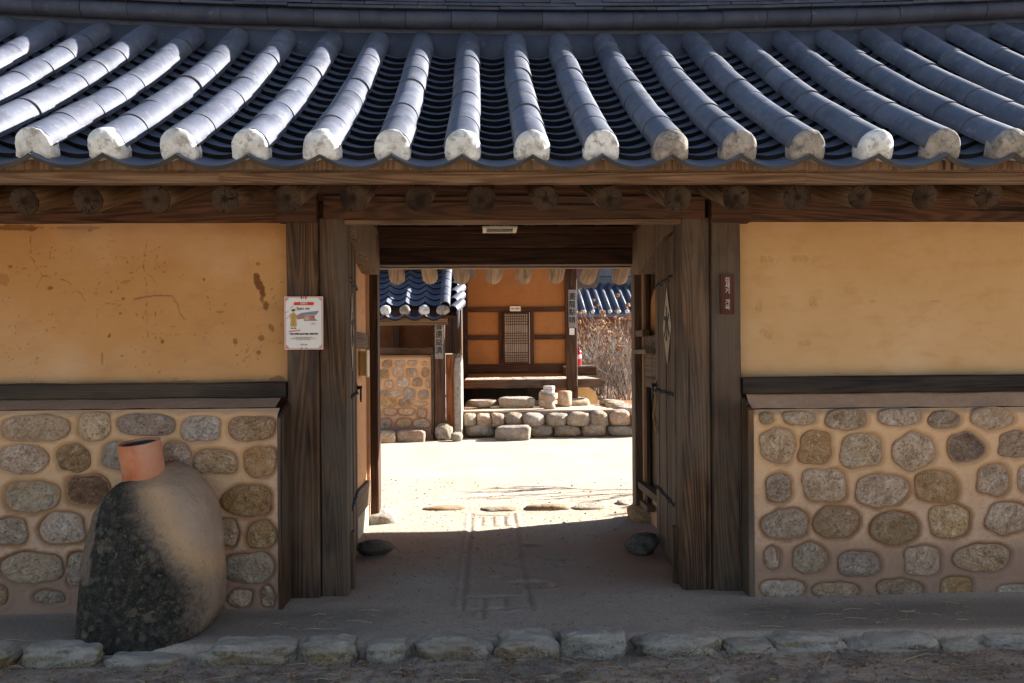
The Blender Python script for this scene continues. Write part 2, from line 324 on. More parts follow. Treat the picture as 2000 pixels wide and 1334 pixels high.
M['stonegrey'] = m_stone('grey_fieldstone', (.36, .25, .165), (.56, .43, .31), (.50, .335, .19), (.76, .64, .52))
M['rock'] = m_stone('dark_brown_rock', (.085, .070, .052), (.17, .14, .105), (.13, .10, .07), (.22, .18, .13))
M['stonedark'] = m_stone('dark_red_fieldstone', (.17, .095, .055), (.30, .19, .12), (.22, .14, .09), (.45, .34, .24))
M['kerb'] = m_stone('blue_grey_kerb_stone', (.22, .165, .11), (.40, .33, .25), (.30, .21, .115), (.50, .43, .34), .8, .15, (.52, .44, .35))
M['granite'] = m_stone('pale_granite', (.30, .24, .165), (.50, .43, .33), (.40, .29, .165), (.60, .54, .44), 1.4, .14)
t = MT('sandy_ground', .97, .08); v = t.oc(False); n = t.noise(v, 1.1, 5, .6); f1 = t.noise(v, 110, 3, .8); f2 = t.noise(v, 38, 4, .7)
c = t.mix(t.ramp(n, .3, .7), (.41, .325, .245), (.50, .415, .32)); c = t.mix(t.m_('MULTIPLY', t.ramp(f1, .50, .64), .75), c, (.20, .155, .115)); c = t.mix(t.m_('MULTIPLY', t.ramp(f1, .42, .30), .5), c, (.56, .50, .42))
c = t.mix(t.m_('MULTIPLY', t.ramp(f2, .52, .68), .45), c, (.25, .19, .135)); c = t.mix(t.m_('MULTIPLY', t.ramp(t.noise(v, 9, 5, .7), .54, .70), .35), c, (.27, .205, .15)); c = t.mix(t.m_('MULTIPLY', t.ramp(t.noise(v, 55, 2, .6), .66, .72), .8), c, (.60, .55, .47))
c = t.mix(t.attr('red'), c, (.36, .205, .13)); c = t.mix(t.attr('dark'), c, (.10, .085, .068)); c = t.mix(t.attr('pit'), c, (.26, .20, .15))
M['ground'] = t.out(c, t.m_('ADD', f1, t.m_('MULTIPLY', f2, 2.0)), .55, .006)
t = MT('moss_stained_clay', .95, .1); v = t.oc(False); n = t.noise(v, 4, 5, .6)
c = t.mix(t.ramp(n, .3, .7), (.33, .225, .155), (.43, .305, .22)); c = t.mix(t.attr('orange'), c, (.52, .32, .17)); mo = t.attr('moss'); c = t.mix(t.m_('MULTIPLY', t.ramp(mo, .15, .85), .72), c, (.055, .045, .035))
mm = t.ramp(t.m_('ADD', mo, t.m_('MULTIPLY', t.m_('SUBTRACT', t.m_('ADD', t.m_('MULTIPLY', t.noise(v, 40, 5, .8), .65), t.m_('MULTIPLY', t.noise(v, 6, 4, .7), .35)), .5), 1.7)), .42, .95)
vd = t.vor(v, 17); sp = t.ramp(vd, .22, .33, 1, 0); spm = t.m_('MULTIPLY', sp, t.ramp(t.noise(v, 5, 2), .38, .58))
dk = t.mix(t.ramp(t.noise(v, 22, 4, .7), .3, .7), (.012, .011, .010), (.045, .042, .034)); dk = t.mix(t.m_('MULTIPLY', spm, .8), dk, (.095, .092, .072)); dk = t.mix(t.m_('MULTIPLY', t.ramp(t.noise(v, 45, 4, .7), .6, .68), .8), dk, (.15, .13, .10))
dk = t.mix(t.m_('MULTIPLY', t.ramp(t.noise(v, 9, 5, .8), .57, .62), .4), dk, (.22, .16, .10))
c = t.mix(mm, c, dk); c = t.mix(t.attr('cement'), c, (.30, .27, .24))
c = t.mix(t.m_('MULTIPLY', t.ramp(t.noise(v, 13, 6, .75), .55, .68), .35), c, (.20, .14, .095)); c = t.mix(t.m_('MULTIPLY', t.ramp(t.noise(v, 70, 3, .7), .60, .68), .45), c, (.17, .12, .085))
M['mound'] = t.out(c, t.m_('ADD', t.m_('MULTIPLY', t.noise(v, 12, 6, .7), 2.0), t.m_('ADD', t.noise(v, 50, 5, .7), t.m_('MULTIPLY', spm, .4))), .8, .014)
t = MT('terracotta_pipe', .75, .3); v = t.oc(False); s_ = t.n('SeparateXYZ'); t.set(s_.inputs[0], v)
c = t.mix(t.ramp(t.noise(v, 12, 4), .3, .7), (.44, .125, .048), (.56, .20, .09)); c = t.mix(t.m_('MULTIPLY', t.ramp(t.noise(v, 22, 5, .7), .5, .65), .55), c, (.50, .28, .18))
c = t.mix(t.ramp(t.m_('ADD', s_.outputs[0], t.m_('MULTIPLY', t.noise(v, 8, 2), .02)), .015, .045, 0, .45), c, (.52, .30, .20)); M['terracotta'] = t.out(c, t.noise(v, 70, 3), .25, .004)
M['soot'] = m_plain('sooty_inside', (.05, .045, .04), .95, .05)
M['iron'] = m_plain('black_iron', (.012, .011, .011), .5, .5)
M['paper'] = m_plain('aged_paper', (.46, .36, .24), .9, .1)
M['ink'] = m_plain('black_ink', (.012, .012, .014), .7, .2)
M['white'] = m_plain('white_sheet', (.72, .66, .60), .6, .3, 0, .03)
M['doorpaper'] = m_plain('window_paper', (.42, .38, .32), .9, .1, 0, .06)
M['red'] = m_plain('red_print', (.62, .045, .025), .6); M['pink'] = m_plain('pink_print', (.62, .24, .18), .6)
M['yellow'] = m_plain('mustard_print', (.50, .30, .07), .7); M['blueprint'] = m_plain('grey_blue_print', (.20, .20, .27), .7); M['brownprint'] = m_plain('brown_print', (.33, .17, .12), .7); M['skin'] = m_plain('skin_print', (.5, .33, .25), .7)
M['teal'] = m_plain('teal_print', (.10, .30, .34), .7)
M['plaque'] = m_wood('red_brown_plaque', (.085, .026, .016), (.13, .045, .027), knot=0)
M['carve'] = m_plain('pale_carved_letters', (.42, .33, .27), .8)
M['calli'] = m_stone('speckled_grey_board', (.30, .28, .265), (.42, .40, .38), (.36, .34, .32), (.47, .45, .43), 3, .03)
M['brass'] = m_plain('tarnished_brass', (.40, .24, .07), .5, .5, .5)
M['cream'] = m_plain('cream_plastic', (.62, .52, .36), .5); M['glassd'] = m_plain('dark_lamp_glass', (.03, .025, .02), .15, .6)
M['ired'] = m_plain('red_cylinder_paint', (.55, .01, .03), .3, .5); M['cord'] = m_plain('ochre_cord', (.32, .19, .06), .9)
M['twig'] = m_plain('dry_grey_twig', (.42, .37, .325), .9, .1, 0, .45); M['twigd'] = m_plain('dark_twig', (.12, .10, .085), .9, .1, 0, .4)
M['flower'] = m_plain('dry_tan_flower_head', (.38, .24, .15), .95, .05, 0, .4)
M['leaf'] = m_plain('dead_leaf', (.24, .12, .065), .9, .1, 0, .5); M['straw'] = m_plain('dry_straw', (.40, .30, .17), .9)
M['clay'] = m_plain('smooth_orange_clay', (.60, .40, .20), .95, .05, 0, .08)
M['lime'] = m_cap('lime_washed_pier', (.26, .225, .18), (.38, .34, .29), (.17, .14, .11))
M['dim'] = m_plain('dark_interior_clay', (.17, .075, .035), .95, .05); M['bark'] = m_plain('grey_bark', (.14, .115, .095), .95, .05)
def text_mesh(body, size, bold=0.0, extr=.0006, space=1.0, line=1.0, mat='ink', vertical=False):
    cu = bpy.data.curves.new('t', 'FONT'); cu.body = '\n'.join(body) if vertical else body; cu.size = size; cu.extrude = extr; cu.offset = bold
    cu.align_x = 'CENTER'; cu.align_y = 'CENTER'; cu.space_character = space; cu.space_line = line; cu.resolution_u = 3
    o = bpy.data.objects.new('t', cu); COL.objects.link(o); bpy.context.view_layer.update()
    me = bpy.data.meshes.new_from_object(o.evaluated_get(bpy.context.evaluated_depsgraph_get()))
    bpy.data.objects.remove(o); bpy.data.curves.remove(cu); me.materials.clear(); me.materials.append(M[mat]); return me
FRONT = Euler((math.pi/2, 0, 0)).to_matrix()      # text plane that faces the street
T = dict(plaque=text_mesh('김세기 가옥', .029, .0007, .0012, 1, .95, 'carve', True),
         banner=text_mesh('김세기', .0125, .0003, .0004, 1, 1, 'white'), title=text_mesh('김세기 가옥', .0115, .0003, .0004, 1.2, 1, 'ink'),
         bold=text_mesh('해당 고택의 QR코드를 스캔한 화면', .0098, .0004, .0004, .95, 1, 'ink'),
         small=text_mesh('고택에 대한 자세한 내용을 확인해 보세요\n휴대전화 카메라로 안내판을 비추면 안내를 볼 수 있습니다\n관람 시간을 지켜 주시기 바랍니다', .0052, 0, .0004, 1, 1.15, 'brownprint'),
         tiny=text_mesh('김세기 가옥\n전통 가옥', .0045, 0, .0004, 1, 1.1, 'brownprint'), logo=text_mesh('한국 고택', .0085, .0002, .0004, 1, 1, 'teal'),
         c1=text_mesh('香遠益清', .108, .0006, .001, 1, 1.08, 'ink', True), c2=text_mesh('畫龍點睛', .118, .0006, .001, 1, 1.12, 'ink', True),
         plate=text_mesh('제1 사랑채', .036, .0006, .0006, 1, 1, 'ink'), d1=text_mesh('水', .20, .004, .0008, 1, 1, 'ink'), d2=text_mesh('水', .20, .004, .0008, 1, 1, 'ink'))
# ------------------------------------------------------------------ ground
def axis(lo, hi, f0, f1, df, grow=1.25, mx=6):
    a = list(np.arange(f0, f1+1e-6, df)); s = df; x = f0
    left = []
    while x > lo: s = min(s*grow, mx); x -= s; left.append(x)
    s = df; x = a[-1]
    while x < hi: s = min(s*grow, mx); x += s; a.append(x)
    return np.array(left[::-1]+a)
PRINTS = []                                        # grooves pressed in the passage floor: ladder-like frame
def gp(px, py): p = atz(px, py, 0); return (p.x, p.y)
for a, b in (((903, 1192), (921, 1008)), ((1040, 1192), (1003, 1008)), ((905, 1190), (1040, 1186)), ((908, 1166), (1036, 1164)), ((948, 1166), (942, 1208)), ((985, 1165), (988, 1190)),
             ((919, 1028), (1008, 1028)), ((921, 1010), (1004, 1010)), ((940, 1010), (940, 1028)), ((962, 1010), (962, 1028)), ((984, 1010), (985, 1028))):
    PRINTS.append((gp(*a), gp(*b)))
FEET = [((1030, 1138), .10), ((1092, 1092), .09), ((1000, 1100), .06), ((1055, 1145), .09), ((975, 1128), .05), ((1040, 1066), .06), ((1100, 1105), .05)]
def kerby(x): return 3.45+.02*np.sin(x*1.7)+.03*(vn(x*9, x*0+3, 5)-.5)
def ground_fn(x, y):
    z = .012*(fbm(x*1.2, y*1.2, 3)-.5)+.006*(fbm(x*9, y*9, 5)-.5)
    d = np.full_like(x, 9.0)
    for a, b in PRINTS: d = np.minimum(d, segd(x, y, a, b)+.006*(vn(x*25, y*25, 2)-.5))
    z = z-.007*np.exp(-(d/.014)**2)*(.3+vn(x*9, y*9, 6))+.004*np.exp(-((d-.028)/.012)**2)
    for (p, r) in FEET:
        c = gp(*p); q = np.hypot((x-c[0])/r, (y-c[1])/(r*.55)); z = z-.015*np.exp(-q**4)+.006*np.exp(-((q-1.2)/.2)**2)
    z = z-.048*sst(-.03, .03, kerby(x)-y-.02)
    z = z+sst(3.44, 3.38, y)*(.030*(fbm(x*7, y*9, 8)-.5)+.018*(fbm(x*28, y*28, 9)-.5))+.006*sst(4.2, 3.9, y)*(fbm(x*16, y*16, 12)-.5)
    return z+.03*sst(5.9, 6.4, y)*sst(7.2, 6.3, y)
gx = axis(-45, 45, -1.0, 1.35, .011); gy = axis(-30, 60, 3.05, 6.3, .011)
GX, GY = np.meshgrid(gx, gy); GZ = ground_fn(GX, GY)
d = np.full_like(GX, 9.0)
for a, b in PRINTS: d = np.minimum(d, segd(GX, GY, a, b))
inpass = sst(3.7, 4.3, GY)*sst(5.8, 5.3, GY)*sst(1.3, 1.0, np.abs(GX-.15))
red = inpass*np.clip(fbm(GX*1.5, GY*1.5, 9)*1.4-.35+.6*sst(.35, .95, np.abs(GX-.2)), 0, 1)*.9
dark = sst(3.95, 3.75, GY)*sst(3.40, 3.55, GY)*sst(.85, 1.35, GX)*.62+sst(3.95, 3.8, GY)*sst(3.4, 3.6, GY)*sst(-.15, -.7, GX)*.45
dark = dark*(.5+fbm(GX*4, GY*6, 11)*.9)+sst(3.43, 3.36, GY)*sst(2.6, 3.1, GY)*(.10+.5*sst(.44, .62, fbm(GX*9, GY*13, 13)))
pit = .3*np.exp(-(d/.016)**2)
red = np.maximum(red, sst(3.45, 3.38, GY)*sst(2.4, 3.0, GY)*.30*fbm(GX*3, GY*4, 15)+.22*sst(4.1, 3.9, GY)*sst(2.5, 3.0, GY))
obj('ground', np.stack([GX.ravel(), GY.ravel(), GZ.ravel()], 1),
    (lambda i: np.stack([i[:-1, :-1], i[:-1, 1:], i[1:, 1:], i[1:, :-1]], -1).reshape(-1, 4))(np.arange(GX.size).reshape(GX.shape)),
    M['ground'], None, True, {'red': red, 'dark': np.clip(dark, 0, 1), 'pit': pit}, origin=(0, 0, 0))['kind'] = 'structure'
# ------------------------------------------------------------------ the kerb of the terrace: field stones, each a piece of it
kerb = tag(empty('kerb', (0, 3.43, 0)), kind='structure')
for i, (a, b, t0, t1) in enumerate([(-40, 38, 1258, 1302), (55, 205, 1248, 1312), (215, 378, 1266, 1314), (400, 578, 1242, 1310), (586, 706, 1238, 1310), (712, 806, 1243, 1302), (818, 960, 1236, 1292),
        (972, 1082, 1230, 1288), (1086, 1218, 1223, 1282), (1240, 1406, 1230, 1292), (1408, 1506, 1243, 1300), (1504, 1648, 1228, 1292), (1650, 1815, 1233, 1288), (1818, 1915, 1238, 1288), (1914, 2040, 1230, 1288)]):
    Y = 3.42; p0 = at(a, (t0+t1)/2, Y); p1 = at(b, (t0+t1)/2, Y); w = (p1.x-p0.x)*1.03; ztop = at((a+b)/2, t0+2, 3.46).z+.006; zb = -.13
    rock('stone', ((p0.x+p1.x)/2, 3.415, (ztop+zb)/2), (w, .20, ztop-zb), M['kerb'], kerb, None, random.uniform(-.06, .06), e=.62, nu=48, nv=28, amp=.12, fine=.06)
# ------------------------------------------------------------------ GATEHOUSE
G = tag(empty('gatehouse', (0.15, 5.0, 0)), 'long thatch-less gatehouse with grey tiled roof, ochre plaster walls and open wooden double gate'.replace('thatch-less ', ''), 'gatehouse')
YF = 4.08; YR = 5.95; YD = 4.02
def X(px, Y=YF, py=800): return at(px, py, Y).x
LA, LB, LC = X(562), X(624), X(676); RC, RB, RA = X(1333), X(1390), X(1447)
ZB, ZT = 1.884, 2.12
# posts
timber('post', ((LA+LB)/2, YF+.07, -.02), ((LA+LB)/2, YF+.07, 2.02), LB-LA-.003, .17, M['post'], G)
timber('post', ((LB+LC)/2, YF+.085, -.02), ((LB+LC)/2, YF+.085, 1.90), LC-LB-.003, .15, M['post'], G)
timber('post', ((RC+RB)/2, YF+.085, -.02), ((RC+RB)/2, YF+.085, 1.90), RB-RC-.003, .15, M['post'], G)
timber('post', ((RB+RA)/2, YF+.07, -.02), ((RB+RA)/2, YF+.07, 2.02), RA-RB-.003, .17, M['post'], G)
for x in (-3.35, 3.6): timber('post', (x, YF+.07, -.02), (x, YF+.07, 2.02), .15, .17, M['post'], G)
# post heads that step out over the posts
for a, b in ((540, 617), (1390, 1468)):
    pbox('post_head', a, b, 366, 432, YF-.055, .10, M['beam'], G, .02)
# beams: lower lintel and the square purlin on it
for x0, x1, z, h, y, mt, nm in ((-6.2, LA+.02, ZB, .118, YF+.03, 'wood', 'wall_beam'), (LB+.03, RB-.03, ZB+.010, .118, YF-.012, 'wood', 'lintel'), (RA-.02, 6.6, ZB, .118, YF+.03, 'wood', 'wall_beam')):
    timber(nm, (x0, y+.06, z+h/2), (x1, y+.06, z+h/2), .12, h, M[mt], G, (0, 1, 0), 24, .008, .006)
timber('purlin', (-6.2, YF+.07, 2.06), (-.3, YF+.07, 2.06), .14, .14, M['beam'], G, (0, 1, 0), 20, .03, .006)
timber('purlin', (-.297, YF+.07, 2.06), (6.6, YF+.07, 2.06), .14, .14, M['beam'], G, (0, 1, 0), 20, .03, .006)
timber('lintel_trim', (LC-.0, YF+.02, ZB-.002), (RC+.0, YF+.02, ZB-.002), .05, .022, M['fascia'], G, (0, 1, 0), 12, .004, .002)
# plaster walls with real cracks, chips and stains
def wallmask(lst, Xg, Zg, Y):
    m = np.zeros_like(Xg)
    for it in lst:
        if it[0] == 'c':                                  # crack: polyline
            w = it[1]*.58; pts = [at(a, b, Y) for a, b in it[2]]
            jx = .010*(vn(Xg*30, Zg*30, 1)-.5)+.005*(vn(Xg*90, Zg*90, 2)-.5)
            for p, q in zip(pts[:-1], pts[1:]):
                d = segd(Xg+jx, Zg+jx*.7, (p.x, p.z), (q.x, q.z)); br = sst(.25, .5, vn(Xg*22, Zg*22, len(pts))) if w < .003 else 1
                m = np.maximum(m, it[3]*np.exp(-(d/w)**2)*br)
        else:                                             # chip: ellipse
            c = at(it[1], it[2], Y); rx, rz = it[3]/430, it[4]/430; an = math.radians(it[5])
            u = (Xg-c.x)*math.cos(an)+(Zg-c.z)*math.sin(an); v_ = -(Xg-c.x)*math.sin(an)+(Zg-c.z)*math.cos(an)
            q = np.hypot(u/rx, v_/rz)+.8*(fbm(Xg*50, Zg*50, 7)-.5); m = np.maximum(m, it[6]*sst(1.08, .92, q))
    return m
YP = YF+.055; ZS = {-1: (at(280, 777, YF).z, at(280, 750, YF).z), 1: (at(1700, 766, YF).z, at(1700, 736, YF).z)}
cr = lambda w, s, *p: ('c', w, p, s)
el = lambda x, y, a, b, an=0, s=1: ('e', x, y, a, b, an, s)
LW = [cr(.0030, .9, (60, 450), (60, 500), (72, 520), (84, 538), (112, 542), (130, 548), (150, 565)), cr(.0022, .8, (150, 565), (170, 590), (200, 592), (240, 597), (270, 590)), cr(.0022, .7, (84, 538), (72, 560), (58, 590)),
      cr(.0022, .8, (285, 440), (286, 480), (282, 500), (280, 526), (288, 560), (286, 600), (288, 660)), cr(.0020, .6, (210, 490), (250, 508), (278, 526), (300, 545), (325, 572)),
      cr(.0055, .8, (262, 584), (290, 578), (318, 577), (338, 578)), cr(.008, .55, (336, 580), (346, 594), (352, 610), (362, 622)), cr(.0018, .6, (398, 545), (405, 565), (408, 595)),
      cr(.0018, .5, (190, 460), (188, 520), (190, 570), (188, 640)), cr(.0018, .5, (480, 480), (486, 510), (492, 530)), cr(.0018, .5, (499, 480), (496, 505), (494, 528)), cr(.0015, .6, (400, 437), (414, 458)),
      cr(.0016, .5, (140, 480), (142, 500), (132, 522)), cr(.0016, .45, (110, 575), (125, 570), (145, 570)), cr(.0018, .5, (160, 562), (200, 580), (240, 590)), cr(.0013, .4, (395, 466), (450, 460), (520, 458)),
      el(507, 556, 8, 30, 24, .95), el(519, 598, 6, 10, 0, .8), el(512, 585, 4, 8, 0, .7), el(459, 667, 5, 8, 20, .75), el(510, 660, 6, 6, 20, .7), el(505, 688, 5, 5, 20, .7), el(199, 700, 2.5, 14, 0, .6), el(213, 656, 3, 6, -30, .8), el(317, 667, 3, 4, 0, .8),
      el(530, 640, 5, 8, 30, .6), el(98, 562, 6, 4, 0, .7), el(20, 520, 5, 3, 0, .6), el(399, 546, 2.5, 3, 0, .9), el(235, 612, 3, 3, 0, .7), el(245, 550, 10, 3, 15, .35), el(5, 545, 12, 14, 20, .35), el(504, 515, 5, 4, 0, .6), el(430, 609, 9, 2.5, 0, .5), el(62, 447, 10, 4, 0, .9), el(175, 447, 6, 6, 0, .9),
      el(350, 748, 40, 4, 0, .8), el(450, 747, 30, 3, 0, .6), el(540, 742, 18, 8, 0, .7), el(150, 444, 50, 4, 0, .7), el(30, 444, 50, 6, 0, .8), el(480, 744, 20, 3, 0, .5)]
RWl = [cr(.0016, .6, (1912, 630), (1915, 660), (1917, 690), (1914, 735)), cr(.0012, .35, (1490, 440), (1540, 441), (1600, 438), (1660, 450)), cr(.0012, .3, (1805, 530), (1810, 555), (1800, 580)), el(1705, 588, 8, 1.5, 0, .7), el(1828, 588, 9, 1.5, 0, .7), el(1636, 729, 7, 1.5, 0, .6), el(1445, 736, 6, 8, 0, .5), el(1920, 728, 22, 2, 0, .4)]
def plaster(name, x0, x1, lst, mat, seed, tape=None):
    xs = np.arange(x0, x1+.004, .0048); z0_ = ZS[-1 if x0 < 0 else 1][1]-.01; zs = np.linspace(z0_, ZB+.012, 180); Xg, Zg = np.meshgrid(xs, zs)
    m = wallmask(lst, Xg, Zg, YP)
    sp = vn(Xg*70, Zg*70, seed)*vn(Xg*9, Zg*9, seed+3); m = np.maximum(m, (.35 if x0 < 0 else .05)*sst(.74, .84, sp)); m = np.maximum(m, (.7 if x0 < 0 else .25)*sst(.88, .94, vn(Xg*110, Zg*95, seed+9))*sst(.35, .6, vn(Xg*6, Zg*6, seed+1)))
    edge = sst(.02, 0, Zg-z0_-.01+.02*(fbm(Xg*14, Zg*14, seed)-.5)); m = np.maximum(m, edge*.6)
    pale = np.zeros_like(m)
    if tape:
        for (px, py, w, h, an) in tape:
            c = at(px, py, YP); an = math.radians(an); u = (Xg-c.x)*math.cos(an)+(Zg-c.z)*math.sin(an); v_ = -(Xg-c.x)*math.sin(an)+(Zg-c.z)*math.cos(an)
            q = sst(w/780, w/780-.004, np.abs(u))*sst(h/780, h/780-.004, np.abs(v_))*sst(.38, .42, vn(u*90+v_*60, v_*40, seed)); m = np.maximum(m, .42*q)
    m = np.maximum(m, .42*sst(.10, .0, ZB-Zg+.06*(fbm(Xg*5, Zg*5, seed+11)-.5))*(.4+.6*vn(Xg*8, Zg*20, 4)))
    pale = sst(.45, .75, fbm(Xg*1.8, Zg*3, seed+5))*.32+sst(1.35, 1.0, Zg)*.28*fbm(Xg*3, Zg*3, seed+8)
    fn = lambda a, b: (a, YP+.004*(fbm(a*4, b*4, seed)-.5)+.0035*m, b)
    return gridsurf(name, xs, zs, fn, M[mat], G, True, {'stain': np.clip(m, 0, 1), 'pale': pale})
plaster('plaster_wall', X(-260), LA+.02, LW, 'plaster', 3)
plaster('plaster_wall', RA-.02, X(2230), RWl, 'plasterR', 21, [(1502, 506, 38, 15, 0), (1570, 504, 52, 15, 0), (1588, 588, 16, 22, 0), (1482, 596, 15, 26, -15), (1500, 656, 42, 14, -38), (1575, 670, 34, 14, 10)])
# wall core behind the plaster, so the wing has thickness; rear wall
for x0, x1 in ((-6.2, LB), (RB, 6.6)):
    box('wall_core', (x0, YP+.02, 0), (x1, YP+.14, ZB+.16), M['dim'], G); box('wall_core', (x0, YR-.10, 0), (x1, YR+.02, ZB+.16), M['plasterin'], G)
# black weathered sills
timber('sill', (X(-260), YF+.015, sum(ZS[-1])/2), (LA-.003, YF+.015, sum(ZS[-1])/2), .09, ZS[-1][1]-ZS[-1][0]+.01, M['sill'], G, (0, 1, 0), 30, .008, .008)
timber('sill', (RA+.003, YF+.015, sum(ZS[1])/2), (X(2230), YF+.015, sum(ZS[1])/2), .09, ZS[1][1]-ZS[1][0]+.01, M['sill'], G, (0, 1, 0), 30, .008, .008)
# stone-and-mortar lower walls
def stonewall(x0, x1, Yf, zt, zb, stones, parent, dark=(), res=.0115, ledge=(YF-.03, .93), seed=1, stkw=None, name='stone_wall', halo_w=.022):
    w = empty(name, ((x0+x1)/2, Yf, zb), parent)
    L = []
    for k, (px, py, sw, sh) in enumerate(stones):
        c = at(px, py, Yf); a = sw/FPX*Yf/2*1.02; b = sh/FPX*Yf/2*1.03; rs = np.random.RandomState(seed*100+k)
        n_ = rs.uniform(2.1, 3.4); A = [rs.uniform(-.07, .07) for _ in range(6)]; P = [rs.uniform(0, 6.3) for _ in range(6)]
        def Rf(t, a=a, b=b, n_=n_, A=A, P=P):
            r = (np.abs(np.cos(t)/a)**n_+np.abs(np.sin(t)/b)**n_)**(-1/n_)
            return r*(1+sum(A[q]*np.cos((q+2)*t+P[q])/(1+.3*q) for q in range(6)))
        L.append((c.x, c.z, Rf, (a+b)/2, k))
    xs = np.arange(x0, x1+res*.5, res); zs = np.arange(zb, zt+res*.5, res); Xg, Zg = np.meshgrid(xs, zs)
    H = np.zeros_like(Xg); D = np.full_like(Xg, 9.0)
    for (cx, cz, Rf, rm, k) in L:
        d = (np.hypot(Xg-cx, Zg-cz)-Rf(np.arctan2(Zg-cz, Xg-cx))); D = np.minimum(D, d)
    D = D+.006*(fbm(Xg*25, Zg*25, seed)-.5)
    halo = np.exp(-((D-.007)/(halo_w*.42))**2)*(.45+.9*fbm(Xg*9, Zg*9, seed+2)); halo = np.where(D < .004, .95, halo)
    y = Yf+.012*(fbm(Xg*3, Zg*3, seed)-.5)+.004*(fbm(Xg*30, Zg*30, seed+4)-.5)
    y = y-.006*np.exp(-((D-.020)/.010)**2)+.016*sst(.007, -.010, D)
    y = y+.045*sst(.05, 0, zt-Zg)**2                                   # rounded shoulder under the ledge
    y = y+.018*sst(.09, 0, Zg-zb)*0
    warm = sst(zb+.38, zb+.75, Zg)*sst(.35, .65, fbm(Xg*2, Zg*2, seed+6)+.18); damp = sst(zb+.34, zb+.22, Zg+.10*(fbm(Xg*4, Zg*4, seed+7)-.5))*.75
    gridsurf('mortar', xs, zs, lambda a, b: (a, y, b), M['mortar'], w, True, {'halo': np.clip(halo, 0, 1), 'warm': warm, 'damp': damp})
    if ledge:
        ys = np.linspace(Yf+.043, ledge[0]+.06, 6)
        gridsurf('ledge', xs[::3], ys, lambda a, b: (a, b, zt+(b-ys[0])/(ys[-1]-ys[0])*(ledge[1]-zt)+.006*(vn(a*9, b*30, seed)-.5)), M['mortar'], w, True, {'halo': .35*np.random.rand(len(xs[::3])*6), 'damp': np.full(len(xs[::3])*6, .55)})  # shade on the ledge top is painted in as a darker mortar tone
    for (cx, cz, Rf, rm, k) in L:
        nu, nr = (26, 7) if rm > .05 else (18, 5)
        v = []; f = []; sd = seed*31+k
        for r_ in range(nr+1):
            s = math.cos(r_/nr*math.pi/2) if r_ else 1.0
            for i in range(nu):
                t = 2*math.pi*i/nu; R = float(Rf(t))*s; x, z = R*math.cos(t), R*math.sin(t)
                bump = .016*mnoise.noise(Vector((x*18+sd, z*18, 1)))+.008*mnoise.noise(Vector((x*60+sd, z*60, 3)))
                yy = .035 if r_ == 0 else .004-.009*(1-s**5)+bump*.75*(1-s**6)
                v.append((cx+x, Yf+yy, cz+z))
            if r_ == nr: break
        for r_ in range(nr):
            for i in range(nu): a = r_*nu+i; b = r_*nu+(i+1) % nu; f.append((a, b, b+nu, a+nu))
        ph = stkw or {}; mt = 'stonedark' if k in dark else ('stonegrey' if (k*7+seed) % 4 == 0 or (k in ph.get('grey', ())) else 'stone')
        rim = [float(sst(.74, .98, math.cos(q//nu/nr*math.pi/2)))*1.0 for q in range(len(v))]
        obj('stone', v, f, M[mt], w, True, {'rim': rim})
    return w
SL = [(68, 837, 125, 52), (183, 833, 62, 56), (285, 830, 108, 42), (392, 837, 76, 50), (490, 837, 88, 50), (45, 897, 100, 56), (143, 895, 66, 52), (232, 890, 64, 56), (345, 895, 56, 62), (420, 902, 84, 48), (507, 902, 64, 58),
      (62, 970, 104, 60), (172, 957, 88, 62), (483, 978, 98, 62), (20, 1038, 64, 50), (122, 1032, 88, 58), (447, 1040, 34, 52), (510, 1045, 58, 52), (62, 1110, 114, 58), (150, 1113, 40, 60), (487, 1110, 98, 56), (95, 1166, 58, 24), (468, 1169, 48, 32), (522, 1166, 26, 42), (2, 1162, 24, 36),
      (-62, 840, 90, 54), (-70, 905, 84, 56), (-50, 975, 80, 54), (-80, 1040, 90, 54), (-60, 1105, 84, 50)]
SR = [(1497, 817, 27, 25), (1561, 817, 68, 27), (1654, 820, 82, 42), (1758, 815, 82, 37), (1845, 820, 64, 36), (1938, 817, 90, 45), (1520, 870, 70, 74), (1593, 875, 64, 68), (1682, 880, 84, 68), (1785, 882, 88, 74), (1886, 874, 78, 62), (1985, 868, 72, 54),
      (1521, 953, 51, 58), (1611, 948, 86, 66), (1722, 958, 106, 66), (1829, 950, 90, 62), (1940, 937, 70, 62), (2010, 935, 46, 50), (1535, 1024, 96, 56), (1633, 1020, 90, 64), (1747, 1032, 98, 66), (1854, 1018, 82, 64), (1968, 1012, 92, 62),
      (1508, 1090, 32, 46), (1582, 1091, 72, 58), (1678, 1102, 88, 48), (1802, 1096, 72, 58), (1920, 1090, 122, 54), (1528, 1151, 88, 36), (1632, 1154, 98, 32), (1758, 1151, 94, 38), (1868, 1148, 62, 42), (1985, 1154, 76, 24),
      (2070, 820, 80, 45), (2080, 885, 90, 60), (2090, 960, 90, 60), (2080, 1040, 90, 60), (2075, 1110, 80, 50)]
YL, YRt = 3.90, 3.965
xl1 = at(551, 1000, YL).x-.02; xr0 = at(1473, 1000, YRt).x
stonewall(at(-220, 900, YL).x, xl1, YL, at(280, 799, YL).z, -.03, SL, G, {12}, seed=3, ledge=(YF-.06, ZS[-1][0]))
stonewall(xr0, at(2190, 900, YRt).x, YRt, at(1700, 797, YRt).z, -.03, SR, G, {10}, seed=8, ledge=(YF-.06, ZS[1][0]))
